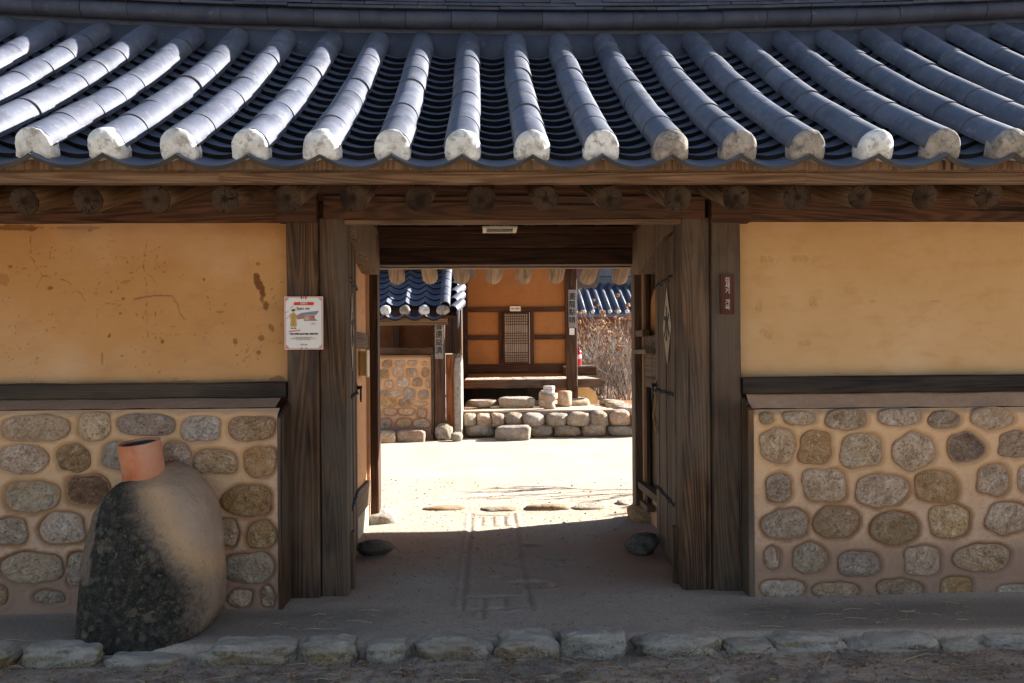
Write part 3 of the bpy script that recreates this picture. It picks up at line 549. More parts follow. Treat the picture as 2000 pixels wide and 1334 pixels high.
# boards closing the ends of the stone walls: cheek boards with a sloping top
def cheek(name, x0, x1, y0, y1, z0, zf, zb_, mat):
    v = [(x0, y0, z0), (x1, y0, z0), (x1, y1, z0), (x0, y1, z0), (x0, y0, zf), (x1, y0, zf), (x1, y1, zb_), (x0, y1, zb_)]
    f = [(0, 3, 2, 1), (4, 5, 6, 7), (0, 1, 5, 4), (1, 2, 6, 5), (2, 3, 7, 6), (3, 0, 4, 7)]
    return obj(name, v, f, M[mat], G)
cheek('cheek_board', xl1+.001, xl1+.02, YL-.006, YF+.05, -.02, .915, 1.0, 'post')
cheek('cheek_board', xr0-.028, xr0-.001, YRt-.006, YF+.05, -.02, .925, 1.0, 'post')
# ---- passage: rear posts, rear lintel, cross beams, side walls, ceiling
XL = -.845; XR = at(1252, 800, YR).x+.03
rpl0, rpl1 = at(727, 800, YR).x, at(741, 800, YR).x; rpr0, rpr1 = at(1237, 800, YR).x, at(1251, 800, YR).x
timber('post', ((rpl1-.06), YR+.0, .06), (rpl1-.06, YR, 1.93), .12, .13, M['darkwood'], G)
timber('post', ((rpr0+.05), YR+.0, .06), (rpr0+.05, YR, 1.93), .10, .13, M['post'], G)
zrl = at(985, 517, YR-.06).z
timber('lintel', (-2.2, YR, zrl+.06), (2.6, YR, zrl+.06), .12, .118, M['darkwood'], G, (0, 1, 0), 20, .006, .003)
timber('lintel', (-2.2, YR-.03, zrl+.18), (2.6, YR-.03, zrl+.18), .12, .118, M['darkwood'], G, (0, 1, 0), 20, .01, .004)
timber('lintel_board', (-2.2, YR-.10, zrl+.245), (2.6, YR-.10, zrl+.245), .05, .05, M['beam'], G, (0, 1, 0), 20, .004, .003)
box('gable_board', (-2.2, YR-.07, zrl+.24), (2.6, YR-.04, zrl+.60), M['beam'], G)
box('sill_strip', (-1.1, YR+.075, zrl-.008), (1.5, YR+.16, zrl+.012), M['rear'], G)
log('cross_beam', (XL-.04, YF+.10, 2.14), (XL+.0, YR-.08, 2.14), .105, [M['rafter'], M['end']], G, 1, 14, .03, .03, N=10)
log('cross_beam', (XR+.04, YF+.10, 2.14), (XR+.0, YR-.08, 2.14), .105, [M['rafter'], M['end']], G, 1, 14, .03, .03, N=10)
# curved hewn brackets under the beams near the front posts (the pale cut undersides)
def bracket(name, x0, x1, pts, mat):
    v = [(x0, y, z) for y, z in pts]+[(x1, y, z) for y, z in pts]; n = len(pts)
    f = [tuple(range(n)), tuple(range(2*n-1, n-1, -1))]+[(k, k+n, (k+1) % n+n, (k+1) % n) for k in range(n)]
    return obj(name, v, f, M[mat], G)
bracket('bracket', XR-.10, XR+.03, [(YR-.07, 2.10), (YF+.16, 2.10), (YF+.16, 1.93), (YF+.75, 1.91), (YF+1.2, 1.84), (YR-.30, 1.78), (YR-.10, 1.79), (YR-.07, 1.83)], 'rear')
bracket('bracket', XL-.03, XL+.10, [(YR-.07, 2.10), (YF+.16, 2.10), (YF+.16, 1.96), (YF+.75, 1.93), (YF+1.2, 1.86), (YR-.30, 1.79), (YR-.10, 1.80), (YR-.07, 1.84)], 'rear')
ys = np.linspace(YF+.16, YR-.065, 40); zs = np.linspace(.0, 1.9, 40)
gridsurf('plaster_wall', ys, zs, lambda a, b: (XL+.006*(fbm(a*3, b*3, 2)-.5), a, b), M['plasterin'], G, True, {'stain': np.zeros(1600)}, flip=True)
# left passage wall trim: mid board, base boards, footing
p = atx(707, 665, XL+.02); box('wall_board', (XL-.01, 5.0, atx(707, 680, XL+.02).z), (XL+.022, YR-.09, atx(707, 650, XL+.02).z), M['door'], G)
a_ = atx(715, 975, XL).z
cheek_ = [(XL+.015, 5.0, .17), (XL+.015, YR-.07, .17), (XL+.015, YR-.07, .33), (XL+.015, 5.0, .33)]
box('base_board', (XL-.01, YF+.9, .16), (XL+.025, YR-.075, .33), M['door'], G); box('base_course', (XL-.01, YF+.9, -.03), (XL+.012, YR-.075, .158), M['lime'], G)
# right passage wall: frame, vertical planks, clay bulge, bolt bars
py0 = 5.05
for k in range(6):
    y0 = py0+k*.135; box('plank', (XR+.01, y0, .22), (XR+.035, y0+.131, 1.10 if k < 5 else 1.86), M['door'], G)
box('wall_board', (XR+.005, py0-.25, -.02), (XR+.03, YR-.12, .21), M['plasterin'], G)
box('wall_post', (XR-.005, py0-.07, .0), (XR+.06, py0, 1.9), M['darkwood'], G)
box('wall_core', (XR+.06, YF+.16, 0), (XR+.12, YR-.06, 1.95), M['darkwood'], G)
bpts = []
for (py_, z) in ((5.12, 1.17), (5.12, 1.55), (5.18, 1.60), (5.40, 1.66), (5.62, 1.66), (5.72, 1.60), (5.76, 1.52), (5.76, 1.17)): bpts.append((py_, z))
bracket('clay_panel', XR+.004, XR+.058, bpts, 'plasterfar')
pz = lambda px, py: atx(px, py, XR-.02)
q0, q1 = pz(1268, 628), pz(1250, 640)
box('shelf_board', (XR-.02, 5.12, 1.09), (XR+.05, 5.78, 1.20), M['door'], G)
box('small_door', (XR-.035, 5.20, .98), (XR-.012, 5.78, 1.34), M['door'], G)
for y0 in (5.33, 5.52): box('door_joint', (XR-.037, y0, .985), (XR-.0345, y0+.006, 1.335), M['iron'], G)
box('bolt_bar', (XR-.10, 5.42, 1.215), (XR-.04, 5.93, 1.245), M['rear'], G); box('bolt_bar', (XR-.08, 5.62, 1.34), (XR-.03, 6.03, 1.385), M['door'], G)
box('rail', (XR-.07, 5.15, .235), (XR-.01, 5.96, .285), M['door'], G); box('rail', (XR-.06, 5.60, .11), (XR-.01, 5.96, .15), M['door'], G)
box('wall_stile', (XR-.03, YR-.20, .10), (XR+.0, YR-.13, 1.86), M['darkwood'], G)
# footing stones under the rear posts
c = atz(765, 1003, .03); rock('footing_stone', (-.80, 5.98, .02), (.30, .30, .13), M['granite'], G, e=.8, nu=28, nv=16)
rock('footing_stone', (1.19, 5.93, .03), (.27, .28, .17), M['stone'], G, e=.8, nu=28, nv=16)
# ---- the two leaves of the gate, folded back into the passage
def gate_leaf(hx, y0, fx, y1, sgn, zb, zt):
    d_ = empty('gate_leaf', (hx, y0, 0), G); n = 5; rs = random.Random(sgn*3+9)
    dv = Vector((fx-hx, y1-y0, 0)); Ln = dv.length; u = dv.normalized(); nrm = Vector((-u.y, u.x, 0))*(1 if -u.y*sgn < 0 else -1)   # points into the passage
    if nrm.x*sgn > 0: nrm = -nrm
    wds = [.9, 1.15, .8, 1.2, .95]; tot = sum(wds); s = 0
    for k in range(n):
        w = wds[k]/tot*Ln; c = Vector((hx, y0, 0))+u*(s+w/2)-nrm*.018*(1+.2*(k % 2)); s += w
        timber('board', (c.x, c.y, zb+rs.uniform(-.008, .01)), (c.x, c.y, zt), w-.006, .034, M['door'], d_, u, 14, .006, .0035)
    for z in (.40, .99, 1.62):
        a = Vector((hx, y0, z))+u*.03-nrm*.058; b = Vector((hx, y0, z))+u*(Ln-.03)-nrm*.058; timber('batten', a, b, .045, .07, M['door'], d_, (0, 0, 1) if False else nrm)
        for j in range(10):
            q = Vector((hx, y0, z+.004*math.sin(j*1.9)))+u*(.05+(Ln-.1)*j/9)+nrm*.0
            lathe('stud', [(.0001, .013), (.005, .0115), (.009, .007), (.0115, 0), (.0115, -.003)][::-1], M['iron'], q, d_, 10, R=basis(nrm, (0, 0, 1)))
    # ring handle and plate
    q = Vector((hx, y0, 1.02))+u*(Ln-.045)+nrm*.02; v = []; f = []
    R_ = .042; pts = [q+Vector((0, 0, -.042))+u*R_*.62*math.sin(t)+Vector((0, 0, R_*math.cos(t)))+nrm*.004 for t in np.linspace(.15, 2*math.pi-.15, 20)]
    tube(v, f, pts, .0055, 7); tube(v, f, [q-nrm*.02, q+nrm*.012], .011, 8); obj('ring_handle', v, f, M['iron'], d_, True)
    lathe('handle_plate', [(.026, 0), (.026, .003), (.0001, .004)], M['iron'], q-nrm*.019, d_, 14, False, R=basis(nrm, (0, 0, 1)))
    timber('pivot_post', (hx, y0-.025, -.01), (hx, y0-.025, .30), .045, .05, M['door'], d_, (1, 0, 0))
    timber('pivot_stile', (hx-sgn*-.012, y0-.018, .302), (hx-sgn*-.012, y0-.018, 1.88), .03, .03, M['door'], d_, (1, 0, 0))
    return u, nrm
uR, nR = gate_leaf(1.008, 4.25, 1.062, 4.98, 1, .055, 1.845)
uL, nL = gate_leaf(-.700, 4.25, -.775, 4.98, -1, .055, 1.845)
# ---- rafters, front and rear
RX = []
for px, py, r in ((-85, 396, 27), (48, 393, 28), (172, 390, 28), (305, 389, 28), (440, 388, 27), (562, 386, 26), (690, 386, 27), (817, 388, 27), (940, 390, 27), (1065, 388, 27), (1190, 388, 26), (1323, 388, 27), (1437, 386, 26), (1557, 385, 27), (1680, 384, 26), (1805, 384, 27), (1930, 381, 27), (2060, 380, 27)):
    p = at(px, py, 3.45); r = r/FPX*3.45; dz = math.tan(math.radians(20)); RX.append(p.x)
    log('rafter', p, (p.x, 5.02, p.z+dz*1.57), r, [M['rafter'], M['end']], G, 1.02, 18, .006, .01)
for x in (-3.9, -3.6, -3.3, 4.0, 3.7): log('rafter', (x, 3.45, 1.87), (x, 5.02, 1.87+.571), .06, [M['rafter'], M['end']], G)
for px in (715, 777, 840, 902, 964, 1023, 1085, 1147, 1210, 1272):
    pe = at(px, 549, 6.72); r = 15.5/FPX*6.72
    log('rafter', (pe.x, 6.72, pe.z+.03), (pe.x, 5.02, pe.z+.03+math.tan(math.radians(22))*1.70), r, [M['rear'], M['endpale']], G, 1.0, 18, .01, .008)
# ---- eaves boards
for a, b, y in ((-3.95, at(432, 345, 3.37).x, 3.372), (at(432, 345, 3.37).x+.002, at(1570, 345, 3.37).x, 3.368), (at(1570, 345, 3.37).x+.002, 4.3, 3.374)):
    timber('eave_board', (a, y, 1.940), (b, y, 1.940), .05, .046, M['fascia'], G, (0, 1, 0), 30, .005, .004)
box('rear_eave_board', (-3.95, 6.64, 1.955), (4.3, 6.69, 1.995), M['rear'], G); box('rear_eave_board', (-3.95, 6.60, 1.998), (4.3, 6.66, 2.03), M['rear'], G)
# ---- roof
E0 = Vector((0, 3.20, 1.992)); RUN, RISE = 1.82, 1.125; SL_ = math.hypot(RUN, RISE); PT = math.atan2(RISE, RUN)
X0 = at(903, 290, 3.24).x; SP = .2795
def kcurve(x, s): return (x-.1)**2*(.0018+.0067*s/SL_)
def rp(x, s, off=0):
    z = E0.z+s*math.sin(PT)-.045*math.sin(math.pi*min(1, max(0, s/SL_)))+kcurve(x, s)
    return Vector((x, E0.y+s*math.cos(PT)-off*math.sin(PT), z+off*math.cos(PT)))
def rpitch(x, s): a, b = rp(x, s-.05), rp(x, s+.05); return math.atan2(b.z-a.z, b.y-a.y)
roof = empty('roof', (0, 5.02, 3.1), G)
# scalloped eave wood under the tile edge
rows = [X0+SP*k for k in range(-13, 14)]
v = []; f = []; xs = np.arange(rows[0], rows[-1], SP/14)
for x in xs:
    ph = ((x-rows[0])/SP) % 1; top = rp(x, .10).z-.006-.043*(1-(2*abs(ph-.5))**2)
    for y in (3.305, 3.375): v += [(x, y, 1.962), (x, y, top-.004+(y-3.305)*.6)]
for i in range(len(xs)-1):
    a = i*4; b = a+4; f += [(a, b, b+1, a+1), (a+3, b+3, b+2, a+2), (a+1, b+1, b+3, a+3), (a+2, b+2, b, a)]
obj('scalloped_eave_board', v, f, M['fascia'], G)
# soffit / clay bed under the tiles
def slab(name, x0, x1, pts, mat, par, n=24):
    v = []; f = []; m = len(pts)
    for i in range(n+1):
        x = x0+(x1-x0)*i/n
        for (y, z, kk) in pts: v.append((x, y, z+(x-.1)**2*kk))
    for i in range(n):
        for k in range(m): a = i*m+k; b = i*m+(k+1) % m; f.append((a, b, b+m, a+m))
    f.append(tuple(range(m-1, -1, -1))); f.append(tuple(n*m+k for k in range(m)))
    return obj(name, v, f, M[mat], par)
slab('roof_bed', -4.0, 4.35, [(3.385, 1.99, .0015), (3.385, 1.965, 0), (5.02, 2.56, 0), (6.90, 1.99, 0), (6.90, 2.05, .0015), (5.02, 3.0, .008)], 'darkwood', roof)
# cover tiles
def half_tile(L, r0, r1, th, n=16, flat=1.0):
    v = []; f = []; tot = math.pi*1.06; st = -math.pi*.03
    for (y, r) in ((0, r0), (0, r0-th), (L, r1-th), (L, r1)):
        for k in range(n+1): t = st+tot*k/n; v.append((r*math.cos(t), y, r*math.sin(t)*flat))
    q = n+1
    for a, b in ((0, 1), (1, 2), (2, 3), (3, 0)):
        for k in range(n): f.append((a*q+k, a*q+k+1, b*q+k+1, b*q+k)[::-1])
    return v, f
v, f = half_tile(.30, .0718, .0704, .010); cov = mesh('cover_tile', v, f, M['tile'], True)
cov.set_sharp_from_angle(angle=math.radians(40))
NC = 8; EX = (SL_-.07)/NC
rj = random.Random(4)
for xi in rows:
    for j in range(NC):
        s = .065+j*EX; p = rp(xi+rj.uniform(-.003, .003), s, .018+rj.uniform(-.002, .003))
        put('cover_tile', cov, p, roof, Euler((rpitch(xi, s+.13)-.007+rj.uniform(-.006, .006), rj.uniform(-.04, .04), rj.uniform(-.014, .014))).to_matrix())
# trough tiles
def trough(w, sag, L, th, n=12, dim=0):
    v = []; f = []
    for (y, o) in ((0, 0), (.009, -th), (L, -th), (L, 0)):
        for k in range(n+1): u = -1+2*k/n; v.append((u*w/2*(1-dim*y/L), y, -sag*(1-u*u)+o))
    q = n+1
    for a, b in ((0, 1), (1, 2), (2, 3), (3, 0)):
        for k in range(n): f.append((a*q+k, a*q+k+1, b*q+k+1, b*q+k))
    f += [(0, q, 2*q, 3*q), (3*q+n, 2*q+n, q+n, n)]
    return v, f
EI = [1]*24+[0]*24+[1, 1]; M['iron2'] = m_plain('weathered_eave_edge', (.055, .05, .045), .85, .2, 0, .3)
v, f = trough(.283, .050, .24, .026, dim=.06); trm = mesh('trough_tile', v, f, [M['trough'], M['edge']], True, None, EI); trm.set_sharp_from_angle(angle=math.radians(35))
v, f = trough(.2785, .046, .24, .018); tre = mesh('eave_tile', v, f, [M['trough'], M['iron2']], True, None, EI); tre.set_sharp_from_angle(angle=math.radians(35))
NT = 17; TX = (SL_-.02)/NT; cand = []
for i in range(len(rows)-1):
    xc = (rows[i]+rows[i+1])/2
    for j in range(NT):
        s = j*TX; p = rp(xc, s, .004+(.017 if j else 0)); pp = proj(p)
        vis = -60 < pp[0] < 2060
        cand.append((0 if vis else 1, p.y, xc, j, s, p))
cand.sort(key=lambda c: (c[0], c[1]))
rest_v = []; rest_f = []; tv = [Vector(q.co) for q in trm.vertices]; tf = [tuple(q.vertices) for q in trm.polygons]
for k, (vis, _, xc, j, s, p) in enumerate(cand):
    R = Euler((rpitch(xc, s+.1)-(.185 if j else .05), rj.uniform(-.015, .015), rj.uniform(-.01, .01))).to_matrix()
    if k < 298: put('trough_tile', tre if j == 0 else trm, p, roof, R)
    else:
        b = len(rest_v); rest_v += [tuple(R @ q+p) for q in tv]; rest_f += [tuple(a+b for a in q) for q in tf]
o = obj('trough_tiles_upper', rest_v, rest_f, [M['trough'], M['edge']], roof, True, None, EI*(len(rest_f)//len(EI))); o['kind'] = 'stuff'; o.data.set_sharp_from_angle(angle=math.radians(35))
# lime plugs closing the ends of the cover tiles
def plug(seed, r=.070):
    out = []; n = 30
    for k in range(n):
        t = math.pi*1.0*k/(n-9) if k <= n-9 else None
        if t is not None: out.append((r*math.cos(t), r*math.sin(t)))
    low = [(-.072, -.020), (-.070, -.042), (-.052, -.062), (-.026, -.056), (0, -.048), (.026, -.056), (.052, -.064), (.070, -.044), (.072, -.020)]
    out += low[:9]; v = []; f = []; nr = 7; m = len(out)
    for q in range(nr+1):
        s = math.cos(q/nr*math.pi/2*.97) if q else 1.0; dep = 0 if q == 0 else -.010-(.030+.016*math.sin(seed*2.3))*math.sin(q/nr*math.pi/2)
        for (x, z) in out:
            x2, z2 = x*s, .012+(z-.012)*s; nz = .009*mnoise.noise(Vector((x2*40+seed*5, z2*40, seed)))
            v.append((x2+nz*.4, (.045 if q == 0 else dep+nz), z2+nz*.4))
    for q in range(nr):
        for k in range(m): a = q*m+k; b = q*m+(k+1) % m; f.append((a, b, b+m, a+m))
    f.append(tuple(nr*m+k for k in range(m)))
    return v, f
for i, xi in enumerate(rows):
    pp = proj(rp(xi, .05))
    if pp[0] < -150 or pp[0] > 2150: continue
    grey = any(abs(pp[0]-q) < 50 for q in (1297, 1435, 1572, 1835, 1960))
    v, f = plug(i*1.7+1); put('lime_plug', mesh('lime_plug', v, f, M['capgrey' if grey else 'cap'], True), rp(xi, .062, .020), roof, Euler((PT*.55, 0, rj.uniform(-.06, .06))).to_matrix())
# ---- ridge: scalloped infill tiles, horizontal roll, stacked flat tiles, capping roll
ridge = empty('ridge', (0, 5.02, 3.2), G)
zr = lambda x: rp(x, SL_-.03).z
for i in range(len(rows)-1):
    xa, xb = rows[i]+.0015, rows[i+1]-.0015; v = []; f = []; nx, nz = 14, 6; j_ = rj.uniform(-.004, .004)
    for a in range(nx+1):
        u = a/nx; x = xa+(xb-xa)*u; zb = zr(x)-.045*(1-(2*u-1)**2)-.01; ztp = zr(x)+.128+j_
        for b in range(nz+1):
            w = b/nz; z = zb+(ztp-zb)*w; y = 5.015-.028*math.sin(math.pi*min(1, .15+w*.8))+w*.03; v.append((x, y+j_, z))
        v.append((x, 5.10, ztp-.005))
    m = nz+2
    for a in range(nx):
        for b in range(m-1): q = a*m+b; f.append((q, q+m, q+m+1, q+1))
    obj('infill_tile', v, f, M['ridge'], ridge, True)
v, f = half_tile(.2765, .0535, .0525, .012, 14); v = [(y_-.138, -z_, x_) for (x_, y_, z_) in v]     # axis along X, crown toward the street
rollm = mesh('ridge_roll_tile', v, f, M['ridge'], True); rollm.set_sharp_from_angle(angle=math.radians(40))
xx = -3.95; k = 0
while xx < 4.2:
    z = zr(xx)+.128+.053; sl = (zr(xx+.1)-zr(xx-.1))/.2
    put('ridge_roll_tile', rollm, (xx, 5.005+rj.uniform(-.003, .003), z+rj.uniform(-.003, .003)), ridge, Euler((rj.uniform(-.05, .05), -math.atan(sl)*1.0, 0)).to_matrix()); xx += .2792
def flat_tile(L, w, th):
    v = []; f = []
    for x in (-L/2, L/2): v += [(x, -w/2, -th*.9), (x, -w/2, th*.1), (x, 0, th*.9), (x, w/2, 0), (x, w/2, -th), (x, 0, -th*.3)]
    m = 6
    for k in range(m): f.append((k, (k+1) % m, (k+1) % m+m, k+m))
    f += [tuple(range(m-1, -1, -1)), tuple(range(m, 2*m))]
    return v, f
v, f = flat_tile(.318, .26, .017); flm = mesh('flat_ridge_tile', v, f, M['ridge'])
for lay in range(5):
    xx = -3.95+(.16 if lay % 2 else 0)+rj.uniform(0, .05)
    while xx < 4.2:
        z = zr(xx)+.128+.112+lay*.0225; sl = (zr(xx+.1)-zr(xx-.1))/.2
        put('flat_ridge_tile', flm, (xx, 5.075+rj.uniform(-.006, .006), z+rj.uniform(-.002, .002)), ridge, Euler((0, -math.atan(sl)+rj.uniform(-.008, .008), rj.uniform(-.012, .012))).to_matrix()); xx += .3215
v, f = half_tile(.30, .075, .072, .012, 12); v = [(y_-.15, x_, z_) for (x_, y_, z_) in v]; capm = mesh('ridge_cap_tile', v, [q[::-1] for q in f], M['tile'], True)
xx = -3.95
while xx < 4.2: put('ridge_cap_tile', capm, (xx, 5.08, zr(xx)+.128+.112+.10), ridge); xx += .30
slab('ridge_core', -4.0, 4.35, [(5.03, 3.0, .008), (5.03, 3.33, .0085), (5.13, 3.33, .0085), (5.13, 3.0, .008)], 'ridge', ridge)
# ------------------------------------------------------------------ things on and by the gatehouse
# clay chimney with terracotta pipe
CH = tag(empty('clay_chimney', (at(295, 1200, 3.62).x, 3.66, -.05)), 'squat moss-blackened clay chimney with terracotta pipe before the left stone wall', 'chimney')
prof = [(1262, 152, 398), (1250, 149, 416), (1230, 148, 440), (1200, 150, 452), (1150, 154, 453), (1100, 160, 450), (1050, 168, 445), (1010, 176, 436), (975, 196, 420), (955, 214, 402), (938, 240, 384), (926, 262, 362), (919, 280, 335)]
v = []; n = 84; rows_ = []
PZ = [at(300, q[0], 3.56).z if q[0] < 1255 else -.10 for q in prof]; PX0 = [at(q[1]+(14 if q[0] > 1100 else 6), q[0], 3.61+.08*(1-(q[0]-919)/343)).x+.006 for q in prof]; PX1 = [at(q[2], q[0], 3.76).x-.012 for q in prof]
NZ = 64; zz = np.linspace(PZ[0], PZ[-1], NZ)
zz = PZ[0]+(PZ[-1]-PZ[0])*(1-(1-np.linspace(0, 1, NZ))**1.35)
f = []
for z in zz:
    a = np.interp(z, PZ, PX0); b = np.interp(z, PZ, PX1); hw = (b-a)/2; cx = (a+b)/2
    t_ = (z-PZ[0])/(PZ[-1]-PZ[0]); yb = 3.90; yf = 3.415+.17*t_**2.4+.12*sst(.90, 1, t_); cy = (yb+yf)/2; hd = (yb-yf)/2
    for k in range(n):
        th = 2*math.pi*k/n; e = .50+.26*min(1, t_*2.2); c_, s_ = math.cos(th), math.sin(th)
        x = math.copysign(abs(c_)**e, c_)*hw; y = math.copysign(abs(s_)**e, s_)*hd
        nz = 1+.05*mnoise.noise(Vector((c_*1.5, s_*1.5, z*3)))+.014*mnoise.noise(Vector((c_*7, s_*7, z*14)))
        v.append((cx+x*nz, cy+y*nz, z+.01*mnoise.noise(Vector((c_*2, s_*2, z*9)))))
for j in range(NZ-1):
    for k in range(n): a = j*n+k; b = j*n+(k+1) % n; f.append((a, b, b+n, a+n))
f.append(tuple((NZ-1)*n+k for k in range(n)))
va = np.array(v); zl = [PZ[0], at(0, 1200, 3.5).z, at(0, 1150, 3.5).z, at(0, 1100, 3.5).z, at(0, 1050, 3.5).z, at(0, 1000, 3.5).z, at(0, 960, 3.5).z, PZ[-1]]
xl_ = [at(q, 1100, 3.5).x for q in (400, 402, 396, 350, 312, 286, 262, 235)]
bx = np.interp(va[:, 2], zl, xl_); moss = np.clip(.5+(bx-va[:, 0])/.21, 0, 1)*.95
moss *= np.where(va[:, 0] < at(178, 1000, 3.5).x, .62+.3*(va[:, 2] < .25), 1)
moss = moss*(1-.75*sst(.30, .52, fbm(va[:, 0]*7, va[:, 2]*4, 31))*sst(-1.20, -1.02, va[:, 0])*sst(.02, .30, va[:, 2]))
orange = np.exp(-((va[:, 0]-bx-.05)/.07)**2)*sst(.1, .35, va[:, 2])*.85
cem = sst(-1.20, -1.10, va[:, 0]-.55*va[:, 2])*sst(.17, .08, va[:, 2]); moss = moss*(1-cem)
obj('mound', va, f, M['mound'], CH, True, {'moss': moss, 'orange': orange, 'cement': cem})
pa = at(287, 940, 3.70); pb = at(284, 861, 3.70)
R = basis(pb-pa+Vector((-.012, -.024, 0)), (1, 0, 0)); L = (pb-pa).length+.045
lathe('terracotta_pipe', [(.0905, 0), (.0905, L), (.088, L+.002), (.079, L+.002), (.077, L-.004), (.077, L-.14), (.0001, L-.15)], M['terracotta'], pa-Vector((0, 0, .045)), CH, 40, True, .01, R)
lathe('soot_lining', [(.0755, L-.14), (.0755, L-.008), (.0765, L-.008), (.0765, L-.14)], M['soot'], pa-Vector((0, 0, .045)), CH, 32, True, 0, R)
# poster
def flat(name, pts, mat, parent, Y, th=.0006):
    """thin printed shape facing the street, pts in (x, z)"""
    n = len(pts); v = [(x, Y, z) for x, z in pts]+[(x, Y+th, z) for x, z in pts]
    ar = sum(pts[k][0]*pts[(k+1) % n][1]-pts[(k+1) % n][0]*pts[k][1] for k in range(n)); fr = tuple(range(n)) if ar > 0 else tuple(range(n-1, -1, -1))
    f = [fr, tuple(q+n for q in fr[::-1])]+[(k, k+n, (k+1) % n+n, (k+1) % n) for k in range(n)]
    return obj(name, v, f, M[mat], parent)
pc = at(593.5, 631, YF-.03); pw = (at(631, 631, YF-.03).x-at(556, 631, YF-.03).x); ph_ = at(593, 580, YF-.03).z-at(593, 683, YF-.03).z
P = tag(empty('notice_board', pc), 'white notice board with red banner and robed figure on the left gate post', 'sign')
box('panel', (pc.x-pw/2, YF-.034, pc.z-ph_/2), (pc.x+pw/2, YF-.022, pc.z+ph_/2), M['white'], P, .001)
def uv(a, b): return (pc.x-pw/2+pw*(a-155)/715, pc.z+ph_/2-ph_*(b-188)/982)      # a, b: pixels in an enlarged view of the board
Yq = YF-.0352
PR = lambda nm, mat, pts, k=0: flat(nm, [uv(*q) for q in pts], mat, P, Yq-k*.0006)
def frame4(a0, b0, a1, b1, w, mat): 
    for q in ([(a0, b0), (a1, b0), (a1, b0+w), (a0, b0+w)], [(a0, b1-w), (a1, b1-w), (a1, b1), (a0, b1)], [(a0, b0+w), (a0+w, b0+w), (a0+w, b1-w), (a0, b1-w)], [(a1-w, b0+w), (a1, b0+w), (a1, b1-w), (a1-w, b1-w)]): PR('border', mat, q)
frame4(168, 198, 858, 1158, 12, 'pink')
for sx, sy in ((168, 198), (858, 198), (168, 1158), (858, 1158)):
    dx = 1 if sx < 500 else -1; dy = 1 if sy < 600 else -1
    PR('corner_ornament', 'pink', [(sx+dx*13, sy+dy*13), (sx+dx*75, sy+dy*13), (sx+dx*60, sy+dy*36), (sx+dx*36, sy+dy*60), (sx+dx*13, sy+dy*75)], 0)
for a in (462, 545): PR('red_tab', 'red', [(a, 190), (a+28, 190), (a+28, 225), (a+(24 if a < 500 else 4), 245), (a, 225)], 2); PR('red_tab', 'red', [(a, 1135), (a+26, 1135), (a+26, 1160), (a, 1160)], 2)
PR('bolt_head', 'ink', [(503, 200), (513, 195), (524, 200), (527, 209), (520, 219), (508, 219), (500, 211)], 2)
PR('banner', 'red', [(325, 318), (345, 288), (690, 288), (712, 318), (690, 349), (345, 349)])
PR('banner', 'pink', [(235, 822), (450, 800), (452, 828), (260, 848), (240, 858)])
PR('robe', 'yellow', [(262, 520), (290, 492), (345, 492), (378, 520), (392, 575), (375, 610), (385, 735), (345, 748), (262, 735), (272, 610), (258, 575)]); PR('robe_fold', 'brownprint', [(312, 560), (322, 560), (326, 735), (310, 735)], 1)
PR('face', 'skin', [(302, 452), (340, 452), (342, 478), (322, 495), (304, 478)], 1); PR('hat', 'ink', [(272, 437), (305, 430), (310, 418), (338, 418), (342, 430), (380, 437), (342, 452), (303, 452)], 2)
PR('arms', 'brownprint', [(318, 528), (345, 528), (348, 560), (318, 556)], 2)
for a in (280, 335): PR('foot', 'ink', [(a-8, 770), (a+34, 768), (a+40, 784), (a-8, 784)]); PR('leg_wrap', 'skin', [(a, 748), (a+24, 748), (a+22, 768), (a+2, 768)])
PR('drawn_roof', 'blueprint', [(385, 535), (470, 492), (690, 462), (800, 455), (770, 500), (745, 530), (560, 528), (390, 548)]); PR('drawn_wall', 'brownprint', [(392, 550), (500, 534), (640, 536), (720, 534), (720, 605), (640, 610), (635, 640), (520, 640), (515, 600), (392, 612)])
PR('drawn_door', 'red', [(660, 550), (700, 550), (700, 588), (660, 588)], 1); PR('drawn_steps', 'blueprint', [(640, 612), (735, 605), (772, 638), (640, 640)]); PR('drawn_bay', 'skin', [(530, 560), (620, 560), (620, 625), (530, 625)], 1)
for a, b in (((265, 405), (325, 345)), ((360, 415), (408, 372)), ((185, 600), (270, 520)), ((170, 495), (230, 450))): PR('drawn_stroke', 'brownprint', [a, (a[0]+8, a[1]+4), (b[0]+6, b[1]+4), b])
def tput(key, name, a, b, k=3):
    x, z = uv(a, b); return put(name, T[key], (x, Yq-.0006*k, z), P, FRONT)
tput('banner', 'lettering', 518, 318); tput('title', 'lettering', 508, 420); tput('bold', 'lettering', 518, 885); tput('small', 'lettering', 508, 970); tput('tiny', 'lettering', 690, 695); tput('logo', 'lettering', 515, 1085)
# wooden name plaque
q0, q1 = at(1406, 536, YF-.02), at(1433, 613, YF-.02)
PL = tag(empty('name_plaque', (q0+q1)/2), 'narrow red-brown wooden plaque with pale carved Korean letters on the right gate post', 'plaque')
box('board', (q0.x, YF-.030, q1.z), (q1.x, YF-.016, q0.z), M['plaque'], PL, .002); put('lettering', T['plaque'], ((q0.x+q1.x)/2, YF-.0312, (q0.z+q1.z)/2), PL, FRONT)
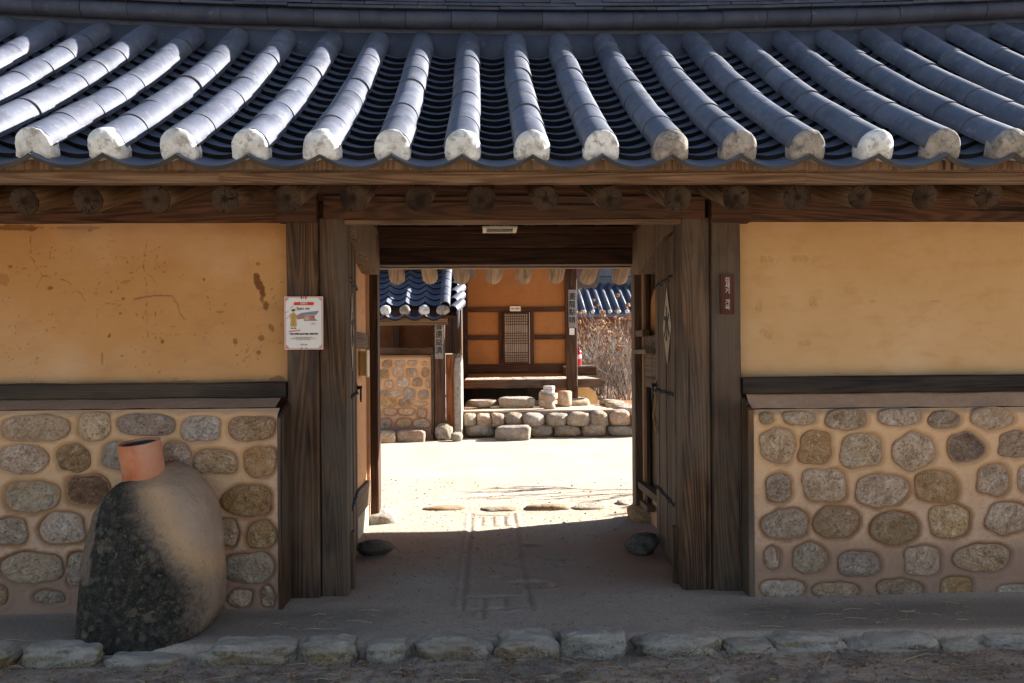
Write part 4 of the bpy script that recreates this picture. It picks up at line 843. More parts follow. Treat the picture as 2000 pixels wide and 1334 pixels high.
# diamond papers on the leaves
def diamond(u, nrm, hx, y0, s0, z0, w, h, key, lab):
    c = Vector((hx, y0, z0))+u*s0+nrm*.0025; o = tag(empty('diamond_paper', c), lab, 'paper charm', 'paper charms on the gate leaves')
    pts = [c-u*w/2, c-Vector((0, 0, h/2)), c+u*w/2, c+Vector((0, 0, h/2))]; v = [tuple(q) for q in pts]+[tuple(q-nrm*.0015) for q in pts]
    obj('sheet', v, [(0, 1, 2, 3), (7, 6, 5, 4)]+[(k, k+4, (k+1) % 4+4, (k+1) % 4) for k in range(4)], M['paper'], o)
    xax = -u if nrm.cross(Vector((0, 0, 1))).dot(u) > 0 else u
    Rm = Matrix((xax, Vector((0, 0, 1)), nrm)).transposed(); Rm = Rm if Rm.determinant() > 0 else Matrix((-xax, Vector((0, 0, 1)), nrm)).transposed()
    put('lettering', T[key], c+nrm*.001, o, Rm)
cR = atx(1310, 637, 1.03); diamond(uR, nR, 1.008, 4.25, .235, cR.z, .30, .43, 'd1', 'tan diamond paper with black brush writing on the right gate leaf')
diamond(uL, nL, -.700, 4.25, .235, cR.z-.02, .30, .43, 'd2', 'thin-looking diamond paper seen edge-on on the left gate leaf')
# ceiling lamp
lc = at(976, 449, 5.2); LPm = tag(empty('ceiling_lamp', lc), 'square cream-framed lamp hanging under the gate ceiling', 'lamp')
for a, b, c_, d_ in ((-.11, .11, -.11, -.085), (-.11, .11, .085, .11), (-.11, -.085, -.084, .084), (.085, .11, -.084, .084)): box('frame', (lc.x+a, 5.2+c_, lc.z-.004), (lc.x+b, 5.2+d_, lc.z+.008), M['cream'], LPm, .002)
box('diffuser', (lc.x-.084, 5.2-.084, lc.z+.001), (lc.x+.084, 5.2+.084, lc.z+.006), M['glassd'], LPm, .001)
for a in (-.055, -.03, .03, .055): box('bracket', (lc.x+a-.006, 5.19, lc.z+.009), (lc.x+a+.006, 5.21, lc.z+.18), M['cream'], LPm, .001)
# brass box on the left passage wall
b0 = atx(717, 712, XL+.05); BB = tag(empty('brass_box', b0), 'small tall brass-coloured box on the left wall of the passage', 'wall box')
box('case', (XL+.001, b0.y-.05, b0.z-.075), (XL+.045, b0.y+.07, b0.z+.09), M['brass'], BB, .006); box('lid', (XL-.0+.046, b0.y-.045, b0.z-.085), (XL+.058, b0.y+.065, b0.z+.098), M['cream'], BB, .004)
# cord on the right door
ck = Vector((1.035, 4.90, .98)); v = []; f = []
pts = [ck+Vector((.01*math.sin(q*9), .012*math.cos(q*7)-.02, -.26*q)) for q in np.linspace(0, 1, 14)]; tube(v, f, pts, .006, 6); tube(v, f, [pts[9]+Vector((0, .02, .03)), pts[10]+Vector((0, -.02, 0)), pts[11]+Vector((0, .02, -.01))], .009, 6)
CO = obj('cord', v, f, M['cord'], None, True); tag(CO, 'knotted ochre cord hanging from the right door ring', 'cord')
# door stones
c = atz(730, 1086, .0); o = rock('rock', (c.x-.0, c.y+.02, .045), (.27, .15, .10), M['rock'], None, 5, .1, e=1.05, nu=32, nv=18, amp=.16); tag(o, 'flat grey wedge-shaped rock holding the left gate leaf open', 'rock')
c = atz(1255, 1082, .0); o = rock('rock', (c.x, c.y+.02, .055), (.19, .17, .14), M['rock'], None, 9, .5, e=.9, nu=32, nv=18, amp=.18); tag(o, 'rounded brown rock holding the right gate leaf open', 'rock')
# threshold stones at the rear of the passage
TH = tag(empty('threshold', (.2, 6.05, 0)), kind='structure')
for (a, b, yy, h) in ((828, 905, 997, .07), (938, 1012, 998, .055), (1025, 1112, 996, .085), (1116, 1185, 994, .06), (1208, 1232, 988, .08)):
    c = atz((a+b)/2, yy, .02); rock('stone', (c.x, c.y+.05, .015), ((b-a)/FPX*c.y*1.05, .16, h), M['granite' if a != 1025 else 'stone'], TH, e=.75, nu=28, nv=14, amp=.12)
# debris in front of the kerb and on the ground
def scatter(name, n, fn, mat, lab, cat):
    v = []; f = []; rs = random.Random(len(name)*7)
    for k in range(n): fn(v, f, rs)
    o = obj(name, v, f, M[mat], None, False, origin=(0, 3.2, 0)); o['kind'] = 'stuff'; return tag(o, lab, cat)
def gz_(x, y): return float(ground_fn(np.array([[x]]), np.array([[y]]))[0, 0])
def straw(v, f, rs):
    x, y = rs.uniform(-2, 2.3), rs.choice((rs.uniform(3.02, 3.33), rs.uniform(3.02, 3.33), rs.uniform(3.5, 3.85))); a = rs.uniform(0, 6.3); L = rs.uniform(.02, .13); z = gz_(x, y)
    if y > 3.4 and -.4 < x < .9: return
    tube(v, f, [(x, y, z+.004), (x+L*.5*math.cos(a), y+L*.5*math.sin(a)*.6, z+.004+rs.uniform(0, .01)), (x+L*math.cos(a+.3), y+L*math.sin(a+.3)*.6, z+.004+rs.uniform(0, .012))], [.0014, .0013, .0008], 3)
def leaf(v, f, rs):
    x, y = rs.uniform(-2, 2.3), rs.uniform(3.0, 3.36); z = gz_(x, y); r = rs.uniform(.004, .016); a = rs.uniform(0, 6.3); b = len(v)
    for k, q in enumerate((1, .5, 1, .5)): v.append((x+r*q*math.cos(a+k*1.57), y+r*q*math.sin(a+k*1.57), z+.003+rs.uniform(0, .010)))
    f.append((b, b+1, b+2)); f.append((b, b+2, b+3))
def peb(v, f, rs):
    if rs.random() < .4: x, y = rs.uniform(-2, 2.3), rs.uniform(3.0, 3.34)
    else: x, y = rs.uniform(-2, 2.3), rs.uniform(3.5, 8)
    z = gz_(x, y); r = rs.uniform(.002, .0065)*(1 if rs.random() < .93 else 2.2); b = len(v)
    for d_ in ((1, 0, 0), (0, 1, 0), (-1, 0, 0), (0, -1, 0), (0, 0, .8), (0, 0, -.5)): v.append((x+d_[0]*r*rs.uniform(.7, 1.3), y+d_[1]*r*rs.uniform(.7, 1.3), z+d_[2]*r+.001))
    for q in ((0, 1, 4), (1, 2, 4), (2, 3, 4), (3, 0, 4), (1, 0, 5), (2, 1, 5), (3, 2, 5), (0, 3, 5)): f.append(tuple(b+w for w in q))
scatter('dry_straw', 420, straw, 'straw', 'dry straw and stalks strewn before the kerb stones', 'straw')
scatter('dead_leaves', 800, leaf, 'leaf', 'crumbled dead leaves lying along the foot of the kerb', 'leaves')
scatter('pebbles', 6500, peb, 'stonegrey', 'small pebbles and grit scattered over the sandy ground', 'pebbles')
# long stalks at the lower right
for (pa_, pb_, lab) in (((1735, 1308), (1815, 1275), 'long pale straw stalk leaning below the kerb at the right'), ((1598, 1332), (1622, 1275), 'upright thin dry stalk in front of the right kerb stones'), ((1722, 1318), (1800, 1328), 'split pale stalk lying flat at the bottom right')):
    a, b = atz(*pa_, -.06), atz(*pb_, -.04); v = []; f = []; tube(v, f, [a, (a+b)/2+Vector((0, 0, .012)), b], [.0025, .002, .0012], 4); tag(obj('stalk', v, f, M['straw']), lab, 'stalk')
a = atz(1495, 1326, -.06); b = atz(1518, 1333, -.06); v = []; f = []; tube(v, f, [a, (a+b)/2+Vector((0, 0, .006)), b], [.006, .0045, .002], 6); M['lime_green'] = m_plain('yellow_green_bud', (.45, .50, .06), .5); tag(obj('bud', v, f, M['lime_green'], None, True), 'tiny yellow-green bud on the ground below the right kerb', 'bud')

# ------------------------------------------------------------------ COURTYARD: side building with stone wall and low tiled roof (left)
YS = 11.9
SB = tag(empty('side_building', (at(770, 800, YS).x, YS, 0)), 'small side building with pink stone-set wall and low blue-grey tiled roof, left through the gate', 'building')
st = [(756, 710, 18, 14), (781, 709, 19, 11), (805, 708, 18, 9), (829, 709, 9, 7), (750, 730, 18, 18), (777, 725, 21, 17), (804, 727, 21, 16), (831, 727, 16, 18), (760, 750, 16, 15), (787, 746, 23, 20), (815, 746, 18, 17), (836, 748, 9, 17), (751, 768, 17, 12), (772, 768, 22, 14), (799, 769, 26, 22), (827, 770, 20, 18),
      (760, 785, 27, 15), (790, 786, 22, 15), (820, 788, 27, 9), (762, 804, 24, 13), (794, 804, 30, 13), (824, 807, 17, 17), (752, 828, 25, 20), (789, 826, 31, 16), (823, 827, 31, 17), (738, 740, 10, 18), (736, 775, 8, 14), (737, 808, 9, 14), (725, 720, 18, 14), (722, 750, 18, 14), (720, 790, 20, 14)]
sw = stonewall(at(690, 770, YS).x, at(846, 770, YS).x, YS, at(790, 694, YS).z, -.05, st, SB, (), .02, None, 5, {'grey': (9, 14, 15, 17, 22, 23, 24)}, halo_w=.05)
box('wall_core', (at(690, 770, YS).x, YS+.07, 0), (at(846, 770, YS).x, YS+.3, at(790, 694, YS).z), M['dim'], SB)
x1 = at(846, 700, YS).x
timber('wall_cap', (at(690, 770, YS).x, YS+.08, at(790, 690, YS).z+.04), (x1, YS+.08, at(790, 690, YS).z+.04), .26, .09, M['post'], SB, (0, 1, 0))
pbox('cheek_board', 842, 847.5, 692, 848, YS-.03, .2, M['post'], SB)
pbox('post', 848, 869, 612, 836, YS-.02, .16, M['darkwood'], SB, .008)
pbox('bottom_rail', 690, 846, 832, 836, YS-.1, .02, M['stone'], SB) if False else None
# orange board and lime-washed pier right of the post
pbox('board', 871, 887, 692, 846, YS+.02, .03, M['orangewood'], SB)
pr = []
xw0, xw1 = at(888, 760, YS+.05).x, at(901, 760, YS+.05).x
gridp = rock('pier', ((xw0+xw1)/2, YS+.35, .58), (xw1-xw0+.03, .72, 1.33), M['lime'], SB, e=.28, nu=32, nv=24, amp=.02, fine=.02)
pbox('back_board', 868, 899, 612, 690, YS+.5, .04, M['darkwood'], SB)
pbox('door_stile', 890, 893, 610, 694, YS+.8, .05, M['post'], SB); pbox('door_stile', 899, 902, 600, 700, YS+1.6, .05, M['post'], SB); pbox('door_panel', 893, 899, 600, 695, YS+1.5, .03, M['darkwood'], SB)
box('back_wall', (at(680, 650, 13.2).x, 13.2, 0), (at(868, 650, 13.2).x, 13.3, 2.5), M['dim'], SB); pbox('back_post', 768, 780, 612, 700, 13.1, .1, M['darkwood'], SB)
# roof: eave at y 10.2
YE = 11.1; ze = at(800, 612, YE).z; RS = empty('side_roof', (at(800, 612, YE).x, YE, ze), SB); pit = math.radians(34)
xr_ = at(866, 608, YE).x; sp = (at(830, 600, YE).x-at(793, 600, YE).x)*1.02; xs_ = [xr_-sp*k for k in range(7)]
v, f = trough(sp*1.02, .072, .27, .028, 12, .0); tm2 = mesh('trough_tile', v, f, [M['trough'], M['edge']], True, None, EI); tm2.set_sharp_from_angle(angle=math.radians(35))
for i in range(6):
    xc = xs_[i]-sp/2
    for j in range(11):
        s = j*.165-(0 if j else .03); up = .0 if j == 0 else .085
        put('trough_tile', tm2, (xc, YE+s*math.cos(pit), ze+s*math.sin(pit)+up), RS, Euler((pit-.12, 0, 0)).to_matrix())
for i in range(5):
    rock('lime_plug', (xs_[i]-(.0 if i else .01), YE+.02, ze+.045), (.15 if i else .19, .10, .14), M['cap' if i % 2 else 'capgrey'], RS, e=.95, nu=18, nv=12, amp=.05)
for j in range(8):                                            # verge rolls
    s = j*.22; put('verge_tile', cov, (xr_+.02, YE+.0+s*math.cos(pit), ze+.10+s*math.sin(pit)), RS, Euler((pit-.03, 0, 0)).to_matrix())
    put('verge_tile', cov, (xr_+.13, YE+.03+s*math.cos(pit), ze+.04+s*math.sin(pit)), RS, Euler((pit-.03, .7, 0)).to_matrix())
v = [(xr_+.19, YE+.02, ze-.22), (xr_+.21, YE+.02, ze-.20), (xr_+.19, YE+.02, ze+.05), (xr_+.21, YE+.02, ze+.05), (xr_+.19, YE+1.7, ze+.95), (xr_+.21, YE+1.7, ze+.95), (xr_+.19, YE+1.7, ze+1.25), (xr_+.21, YE+1.7, ze+1.25)]
obj('verge_board', v, [(0, 1, 3, 2), (4, 6, 7, 5), (0, 2, 6, 4), (1, 5, 7, 3), (2, 3, 7, 6), (0, 4, 5, 1)], M['tile'], RS)
v = []; xa = xs_[-1]-.2
for x in (xa, xr_+.17): v += [(x, YE+.08, ze-.03), (x, YE+.08, ze-.06), (x, YE+1.75, ze+1.0), (x, YE+1.75, ze+1.2)]
obj('roof_bed', v, [(0, 1, 2, 3), (7, 6, 5, 4), (0, 4, 5, 1), (1, 5, 6, 2), (2, 6, 7, 3), (3, 7, 4, 0)], M['darkwood'], RS)
box('eave_board', (xa, YE+.10, ze-.115), (xr_+.05, YE+.16, ze-.06), M['fascia'], SB); box('eave_board', (xa, YE+.14, ze-.155), (xr_+.05, YE+.19, ze-.117), M['rear'], SB)
for px in (755, 791, 830, 866): p = at(px, 624 if px < 860 else 622, YE+.2); log('rafter', p, (p.x, YE+1.6, p.z+.8), .065 if px < 860 else .08, [M['rear'], M['endpale']] if px < 860 else [M['darkwood'], M['end']], SB)
def cboard(px0, px1, py0, py1, Y, key, lab):
    a, b = at(px0, py0, Y), at(px1, py1, Y); o = tag(empty('calligraphy_board', (a+b)/2), lab, 'sign', 'calligraphy boards on the courtyard posts')
    box('board', (a.x, Y-.014, b.z), (b.x, Y-.001, a.z), M['calli'], o, .002); put('lettering', T[key], ((a.x+b.x)/2, Y-.0155, (a.z+b.z)/2), o, FRONT)
cboard(849, 866, 622, 701, YS-.021, 'c1', 'tall grey board with four black Chinese characters under the low side roof')
# grey blocks at the foot and footing rocks
for (a, b, c_, d_, lab) in ((700, 772, 843, 866, 'left of two rough grey blocks at the foot of the stone-set wall'), (773, 829, 841, 864, 'right of two rough grey blocks at the foot of the stone-set wall')):
    p0 = atz(a, d_, 0); p1 = atz(b, d_, 0); rock('stone_block', ((p0.x+p1.x)/2, p0.y+.09, .07), (p1.x-p0.x-.005, .24, .20), M['stonegrey'], None, e=.35, nu=28, nv=16, amp=.05)
    tag(COL.objects[-1] if False else bpy.data.objects[[o_.name for o_ in COL.objects][-1]], lab, 'stone block')
def thing_rock(name, lab, cat, px0, px1, pyb, h, dep, mat, **k):
    p0 = atz(px0, pyb, k.get('z0', 0)); p1 = atz(px1, pyb, k.pop('z0', 0)); z0 = p0.z
    o = rock(name, ((p0.x+p1.x)/2, p0.y+dep*.4, z0+h*.46), (abs(p1.x-p0.x), dep, h*1.08), M[mat], None, **k); return tag(o, lab, cat)
thing_rock('rock', 'upright pale rock under the calligraphy post of the side building', 'rock', 848, 883, 861, .24, .26, 'granite', e=.6, nu=28, nv=18)
thing_rock('rock', 'small pale rock at the foot of the lime-washed pier', 'rock', 881, 903, 863, .13, .18, 'granite', e=.7, nu=24, nv=14)
# ------------------------------------------------------------------ stone platform of the main house
PT_ = tag(empty('platform', (at(1070, 830, 12.1).x, 11.9, 0)), kind='structure')
zpt = .40; Yp = 12.1
for row in ([(917, 822, 27, 27), (945, 822, 32, 26), (972, 821, 28, 26), (1003, 820, 36, 26), (1042, 821, 46, 26), (1088, 821, 44, 27), (1132, 820, 46, 28), (1171, 818, 36, 28), (1212, 817, 44, 30), (1256, 818, 40, 30)],
            [(938, 842, 58, 24), (1000, 838, 54, 20), (1057, 842, 50, 24), (1108, 842, 54, 22), (1160, 841, 50, 26), (1214, 842, 50, 22), (1262, 842, 40, 22)]):
    for (px, py, w, h) in row:
        c = at(px, py, Yp); rock('stone', (c.x, Yp+.13, c.z), (w/FPX*Yp*1.02, .34, h/FPX*Yp*1.10), M['granite' if (px*7) % 3 else 'stonegrey'], PT_, e=.68, nu=28, nv=18, amp=.10, fine=.035)
xa, xb = at(903, 800, Yp).x, at(1290, 800, Yp).x
xs = np.linspace(xa, xb, 60); ys = np.linspace(Yp+.12, 15.4, 60)
gridsurf('fill', xs, ys, lambda a, b: (a, b, zpt-.02+.02*fbm(a*4, b*4, 3)-.9*sst(0, .3, a-(xb-.55-(b-Yp)*.17))), M['ground'], PT_, True, {'dark': np.zeros(3600)})
gridsurf('fill_face', xs, np.linspace(-.05, zpt, 12), lambda a, b: (a, Yp+.14+.02*fbm(a*6, b*6, 4), b), M['ground'], PT_)
rs = random.Random(5)
for k in range(16):
    px = rs.uniform(1150, 1205)+k*.8; yy = 12.4+k*.16; x = at(1237-k*2.6, 800, yy).x+rs.uniform(-.05, .05)-.08; rock('stone', (x, yy, zpt-.03), (rs.uniform(.22, .4), .16, .12), M['granite'], PT_, e=.8, nu=18, nv=10)
thing_rock('step_stone', 'block-like pale step stone on the sand before the platform', 'step stone', 968, 1038, 861, .21, .36, 'granite', e=.42, nu=34, nv=20, amp=.06)
# ------------------------------------------------------------------ main house
YW = 15.8; YDk = 13.7; YPo = 13.6
H = tag(empty('main_house', (at(1010, 720, YW).x, YW, zpt)), 'timber-framed main house with orange plaster panels, lattice door and raised wooden deck', 'house')
zt = at(1010, 500, YW).z
xs = np.linspace(at(903, 650, YW).x, at(1118, 650, YW).x, 80); zs = np.linspace(.4, zt+.2, 60)
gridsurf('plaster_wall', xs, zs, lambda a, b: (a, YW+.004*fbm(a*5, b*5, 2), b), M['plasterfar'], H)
wb = lambda nm, a, b, c_, d_, mt='darkwood', Y=YW-.05, dp=.06: pbox(nm, a, b, c_, d_, Y, dp, M[mt], H, .006)
wb('wall_rail', 914, 1107, 600, 609); wb('wall_rail', 914, 974, 655, 664); wb('wall_rail', 1043, 1107, 654, 663); wb('wall_rail', 914, 1107, 711, 729)
wb('wall_stud', 906, 913.5, 520, 740); wb('wall_stud', 974.2, 982, 609.2, 710.8); wb('wall_stud', 1035, 1042.8, 609.2, 710.8); wb('wall_stud', 1104, 1112, 520, 740, Y=YW-.07)
LD = empty('lattice_door', at(1008, 660, YW-.09), H)
dx0, dx1 = at(983, 660, YW-.09).x, at(1034, 660, YW-.09).x; dz0, dz1 = at(1008, 710, YW-.09).z, at(1008, 610, YW-.09).z; yd = YW-.09
for a in ((dx0, dx0+.035, dz0, dz1), (dx1-.035, dx1, dz0, dz1), (dx0+.036, dx1-.036, dz0, dz0+.035), (dx0+.036, dx1-.036, dz1-.035, dz1)): box('door_frame', (a[0], yd, a[2]), (a[1], yd+.03, a[3]), M['darkwood'], LD, .002)
box('door_paper', (dx0+.03, yd+.018, dz0+.03), (dx1-.03, yd+.022, dz1-.03), M['doorpaper'], LD, .0005)
gx0, gx1, gz0, gz1 = dx0+.036, dx1-.036, dz0+.036, dz1-.036
for k in range(1, 12): x = gx0+(gx1-gx0)*k/12; box('lattice_bar', (x-.0055, yd+.006, gz0), (x+.0055, yd+.016, gz1), M['darkwood'], LD, .0005)
def zpx(py): return at(1008, py, yd).z
for z in [zpx(q) for q in (618, 623, 628, 633.5, 651, 656, 661, 666, 671, 689, 694, 698.5, 703)]:
    if gz0 < z < gz1: box('lattice_bar', (gx0, yd+.004, z-.0055), (gx1, yd+.0058, z+.0055), M['darkwood'], LD, .0003)
v = []; f = []; tube(v, f, [(dx0+.02, yd-.03, (dz0+dz1)/2+.03), (dx0+.02, yd-.03, (dz0+dz1)/2-.05)], .012, 6); obj('door_pull', v, f, M['iron'], LD)
box('door_gap_strip', (dx1+.001, yd, dz0), (dx1+.008, yd+.02, dz1), M['white'], LD, .0005)
# deck: boards running to the wall, front beam, legs, upper bench at the right
dz_ = at(1000, 741, YDk).z; xk0, xk1 = at(907, 738, YDk).x, at(1172, 738, YDk).x; nb = 11
for k in range(nb):
    x0 = xk0+(xk1-xk0)*k/nb; box('deck_board', (x0+.002, YDk+.02, dz_-.03), (x0+(xk1-xk0)/nb-.002, YW-.08, dz_+.001*(k % 3)), M['deck'], H, .003)
timber('deck_beam', (xk0, YDk-.03, dz_-.075), (xk1+.03, YDk-.03, dz_-.075), .10, .145, M['post'], H, (0, 1, 0), 16, .008, .004)
timber('deck_beam', (xk0, YW-.15, dz_-.10), (xk1, YW-.15, dz_-.10), .10, .12, M['post'], H, (0, 1, 0), 4)
u0, u1 = at(1100, 715, YW-.1).x, at(1163, 715, YW-.1).x; uz = at(1130, 714, YW-.05).z
for k in range(3): box('bench_board', (u0+(u1-u0)*k/3+.003, YW-.1, uz-.03), (u0+(u1-u0)*(k+1)/3-.003, YW+.7, uz), M['deck'], H, .003)
box('bench_beam', (u0, YW-.16, uz-.19), (u1+.01, YW-.09, uz-.031), M['darkwood'], H)
for x in (xk0+.1, xk1-.15, (xk0+xk1)/2): box('deck_leg', (x, YW-.22, zpt-.02), (x+.10, YW-.12, dz_-.12), M['darkwood'], H)
wb('under_wall', 905, 1060, 745, 810, 'soot', YW-.012, .01);  # near-black sheet painting the shade below the deck
p = at(1117, 700, YPo); pxw = 21/FPX*YPo
timber('post', (p.x, YPo+.02, zpt+.10), (p.x, YPo+.02, 3.1), pxw, .17, M['darkwood'], H, (1, 0, 0), 14, .012, .003)
rock('footing_stone', (p.x+.02, YPo+.04, zpt+.02), (.52, .46, .22), M['granite'], H, e=.85, nu=30, nv=16)
# roof over the house: eave boards, soffit, rafters; side wing wall
ez = at(1010, 521, 12.9).z+.06
slab('roof_slab', at(870, 600, 13).x, at(1262, 600, 13).x, [(12.9, ez+.1, 0), (12.9, ez+.22, 0), (15.8, ez+1.9, 0), (18.7, ez+.2, 0), (18.7, ez+.1, 0), (15.8, ez+1.6, 0)], 'tile', H, 2)
timber('eave_beam', (at(870, 600, 13).x, YPo+.02, ez+.12), (at(1262, 600, 13).x, YPo+.02, ez+.12), .16, .16, M['rear'], H, (0, 1, 0))
for px in range(905, 1262, 24): x = at(px, 530, 12.75).x; log('rafter', (x, 12.75, ez+.0), (x+(.45 if px > 1120 else 0), 14.3, ez+.75), .055, [M['rear'], M['endpale']], H, n=12)
xs_w = at(905, 650, YW).x
slab('wing_roof', at(680, 600, 12).x, at(925, 600, 12).x, [(11.75, 2.72, 0), (11.75, 2.86, 0), (12.9, 3.8, 0), (14.8, 2.8, 0), (14.8, 2.66, 0)], 'tile', H, 2)  # unseen slab added and shaped to shade the side roof's upper courses
box('wing_wall', (xs_w-.10, 12.8, .35), (xs_w-.04, YW, 3.0), M['plasterfar'], H)
for y0, w in ((12.82, .06), (13.3, .08), (13.9, .05), (14.7, .05)): box('wing_stud', (xs_w-.04, y0, .8), (xs_w-.015, y0+w, 2.6), M['darkwood'], H)
box('wing_rail', (xs_w-.04, 12.8, .72), (xs_w-.01, YW-.1, .80), M['darkwood'], H)
cboard(1110, 1125, 566, 640, YPo-.068, 'c2', 'tall grey board with four black Chinese characters on the main house post')
a, b = at(1112, 641, YPo-.07), at(1122, 654, YPo-.07); o = box('card', (a.x, YPo-.072, b.z), (b.x, YPo-.066, a.z), M['white'], None, .001); tag(o, 'small white card under the calligraphy board on the house post', 'card')
a, b = at(996, 598, YW-.07), at(1017, 608, YW-.07); NP = tag(empty('name_plate', (a+b)/2), 'little white name plate above the lattice door', 'name plate'); box('plate', (a.x, YW-.064, b.z), (b.x, YW-.052, a.z), M['white'], NP, .012); put('lettering', T['plate'], ((a.x+b.x)/2, YW-.0655, (a.z+b.z)/2), NP, FRONT)
# fire extinguisher on the bench edge
e_ = at(1130.5, 714, YW-.02); FE = tag(empty('fire_extinguisher', (e_.x, YW-.0, uz)), 'red fire extinguisher standing on the bench behind the house post', 'fire extinguisher')
lathe('cylinder', [(.052, 0), (.056, .01), (.056, .25), (.05, .28), (.03, .305), (.016, .315)], M['ired'], (e_.x, YW, uz), FE, 20); lathe('label_band', [(.0568, .13), (.0568, .21)], M['white'], (e_.x, YW, uz), FE, 20)
lathe('valve', [(.016, .315), (.02, .32), (.02, .345), (.01, .35)], M['iron'], (e_.x, YW, uz), FE, 12); v = []; f = []; tube(v, f, [(e_.x-.02, YW, uz+.345), (e_.x+.03, YW-.02, uz+.375), (e_.x+.06, YW-.03, uz+.38)], .007, 5); obj('lever', v, f, M['ired'], FE); v = []; f = []; tube(v, f, [(e_.x+.02, YW, uz+.33), (e_.x+.07, YW, uz+.30), (e_.x+.065, YW, uz+.15)], .007, 6); obj('hose', v, f, M['iron'], FE)
# stone vessels on the platform
zp = zpt
def base(px, py): return atz(px, py, zp)
c = base(944, 797); B = lathe('stone_basin', [(.10, 0), (.16, .02), (.20, .05), (.235, .095), (.235, .12), (.215, .125), (.18, .085), (.0001, .07)], M['granite'], (c.x, c.y+.12, zp), None, 36, True, .12); tag(B, 'shallow pale stone basin under the left of the deck', 'stone basin')
p0 = base(975, 797); p1 = base(1046, 797); o = rock('step_stone', ((p0.x+p1.x)/2, p0.y+.2, zp+.07), (p1.x-p0.x, .36, .20), M['granite'], None, e=.5, nu=34, nv=18, amp=.08); tag(o, 'long pale stone slab lying under the middle of the deck edge', 'step stone')
c = base(1075, 799); MO = lathe('stone_mortar', [(.088, 0), (.096, .01), (.088, .05), (.072, .095), (.072, .11), (.115, .14), (.134, .17), (.132, .24), (.115, .247), (.095, .22), (.0001, .20)], M['granite'], (c.x, c.y+.15, zp), None, 36, True, .05); tag(MO, 'goblet-shaped pale stone mortar left of the house post', 'stone mortar')
for k, (r, lab) in enumerate(((.090, 'lower white millstone disc on the stone mortar'), (.091, 'upper white millstone disc on the stone mortar'))):
    z = zp+.244+k*.057; o = lathe('millstone', [(r-.008, 0), (r, .006), (r, .048), (r-.008, .055), (.0001, .055)], M['cap'], (c.x-.01+.006*k, c.y+.15, z), None, 28, False, .03); tag(o, lab, 'millstone')
o = rock('stone_slab', (at(1060, 780, 13.5).x, c.y+.55, zp+.13), (.18, .12, .28), M['stonegrey'], None, e=.4, nu=22, nv=14); tag(o, 'grey upright slab half hidden behind the stone mortar', 'stone slab')
o = lathe('stone_jar', [(.10, 0), (.12, .03), (.12, .23), (.10, .25), (.0001, .25)], M['stone'], (at(1099, 780, 13.6).x, c.y+.75, zp), None, 26, True, .05); tag(o, 'tan round stone block between the mortar and the house post', 'stone jar')
# curved clay hearth screen right of the post
a0 = base(1120, 783); a1 = base(1166, 783); yk = 14.1; za = zp-.02
xs_ = np.linspace(at(1110, 770, yk).x, at(1167, 770, yk).x, 12); v = []; f = []
for k, x in enumerate(xs_):
    u = k/11; h = .30*(1-.04*u)*(math.sqrt(max(0, 1-max(0, (u-.55)/.47)**3))) ; h = max(h, .12)
    v += [(x, yk, za), (x, yk+.10, za), (x, yk+.10, za+h), (x, yk, za+h)]
for k in range(11): q = k*4; f += [(q, q+4, q+7, q+3), (q+3, q+7, q+6, q+2), (q+2, q+6, q+5, q+1), (q+1, q+5, q+4, q)]
f += [(0, 3, 2, 1), (44, 45, 46, 47)]; tag(obj('hearth_screen', v, f, M['clay']), 'smooth orange clay screen with rounded shoulder under the deck end', 'clay screen')
# ------------------------------------------------------------------ far tiled house, shrubs, bare tree
YFH = 27.0
FH = tag(empty('far_house', (at(1190, 650, YFH).x, YFH, 0)), 'distant house whose blue-grey tiled roof shows above the dry shrubs', 'house')
zfe, zft = at(1180, 611, YFH).z, at(1180, 557, YFH+2.2).z; fp = math.atan2(zft-zfe, 2.2); fL = math.hypot(zft-zfe, 2.2)
fx0, fx1 = at(1090, 600, YFH).x, at(1330, 600, YFH).x; n_ = int((fx1-fx0)/.29)
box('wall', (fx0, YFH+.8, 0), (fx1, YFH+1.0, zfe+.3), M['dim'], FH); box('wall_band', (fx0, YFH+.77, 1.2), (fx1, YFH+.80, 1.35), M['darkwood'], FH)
v = [(fx0, YFH, zfe-.04), (fx1, YFH, zfe-.04), (fx1, YFH+2.2, zft-.04), (fx0, YFH+2.2, zft-.04), (fx0, YFH, zfe-.14), (fx1, YFH, zfe-.14), (fx1, YFH+2.2, zft-.3), (fx0, YFH+2.2, zft-.3)]
obj('roof_bed', v, [(0, 1, 2, 3), (7, 6, 5, 4), (0, 4, 5, 1), (1, 5, 6, 2), (2, 6, 7, 3), (3, 7, 4, 0)], M['trough'], FH)
v, f = half_tile(fL, .075, .075, .015, 10); rm = mesh('roof_roll', v, f, M['tile'], True); v, f = trough(.29, .05, .2, .02, 6); ft = mesh('trough_tile', v, f, M['trough'])
RF = empty('far_roof', (fx0, YFH, zfe), FH)
for k in range(n_+1):
    x = fx0+k*.29; put('roof_roll', rm, (x, YFH, zfe+.03), RF, Euler((fp, 0, 0)).to_matrix())
    rock('lime_plug', (x, YFH-.01, zfe+.04), (.15, .08, .14), M['cap'], RF, e=.95, nu=10, nv=6)
tv = []; tf_ = []
fv, ff = v, f
for k in range(n_):
    for j in range(16):
        s = j*fL/16; Rm = Euler((fp-.1, 0, 0)).to_matrix(); b = len(tv); o_ = Vector((fx0+(k+.5)*.29, YFH+s*math.cos(fp), zfe+s*math.sin(fp)+.03)); tv += [tuple(Rm @ Vector(q)+o_) for q in fv]; tf_ += [tuple(w+b for w in q) for q in ff]
o = obj('trough_tiles', tv, tf_, M['trough'], RF); o['kind'] = 'stuff'
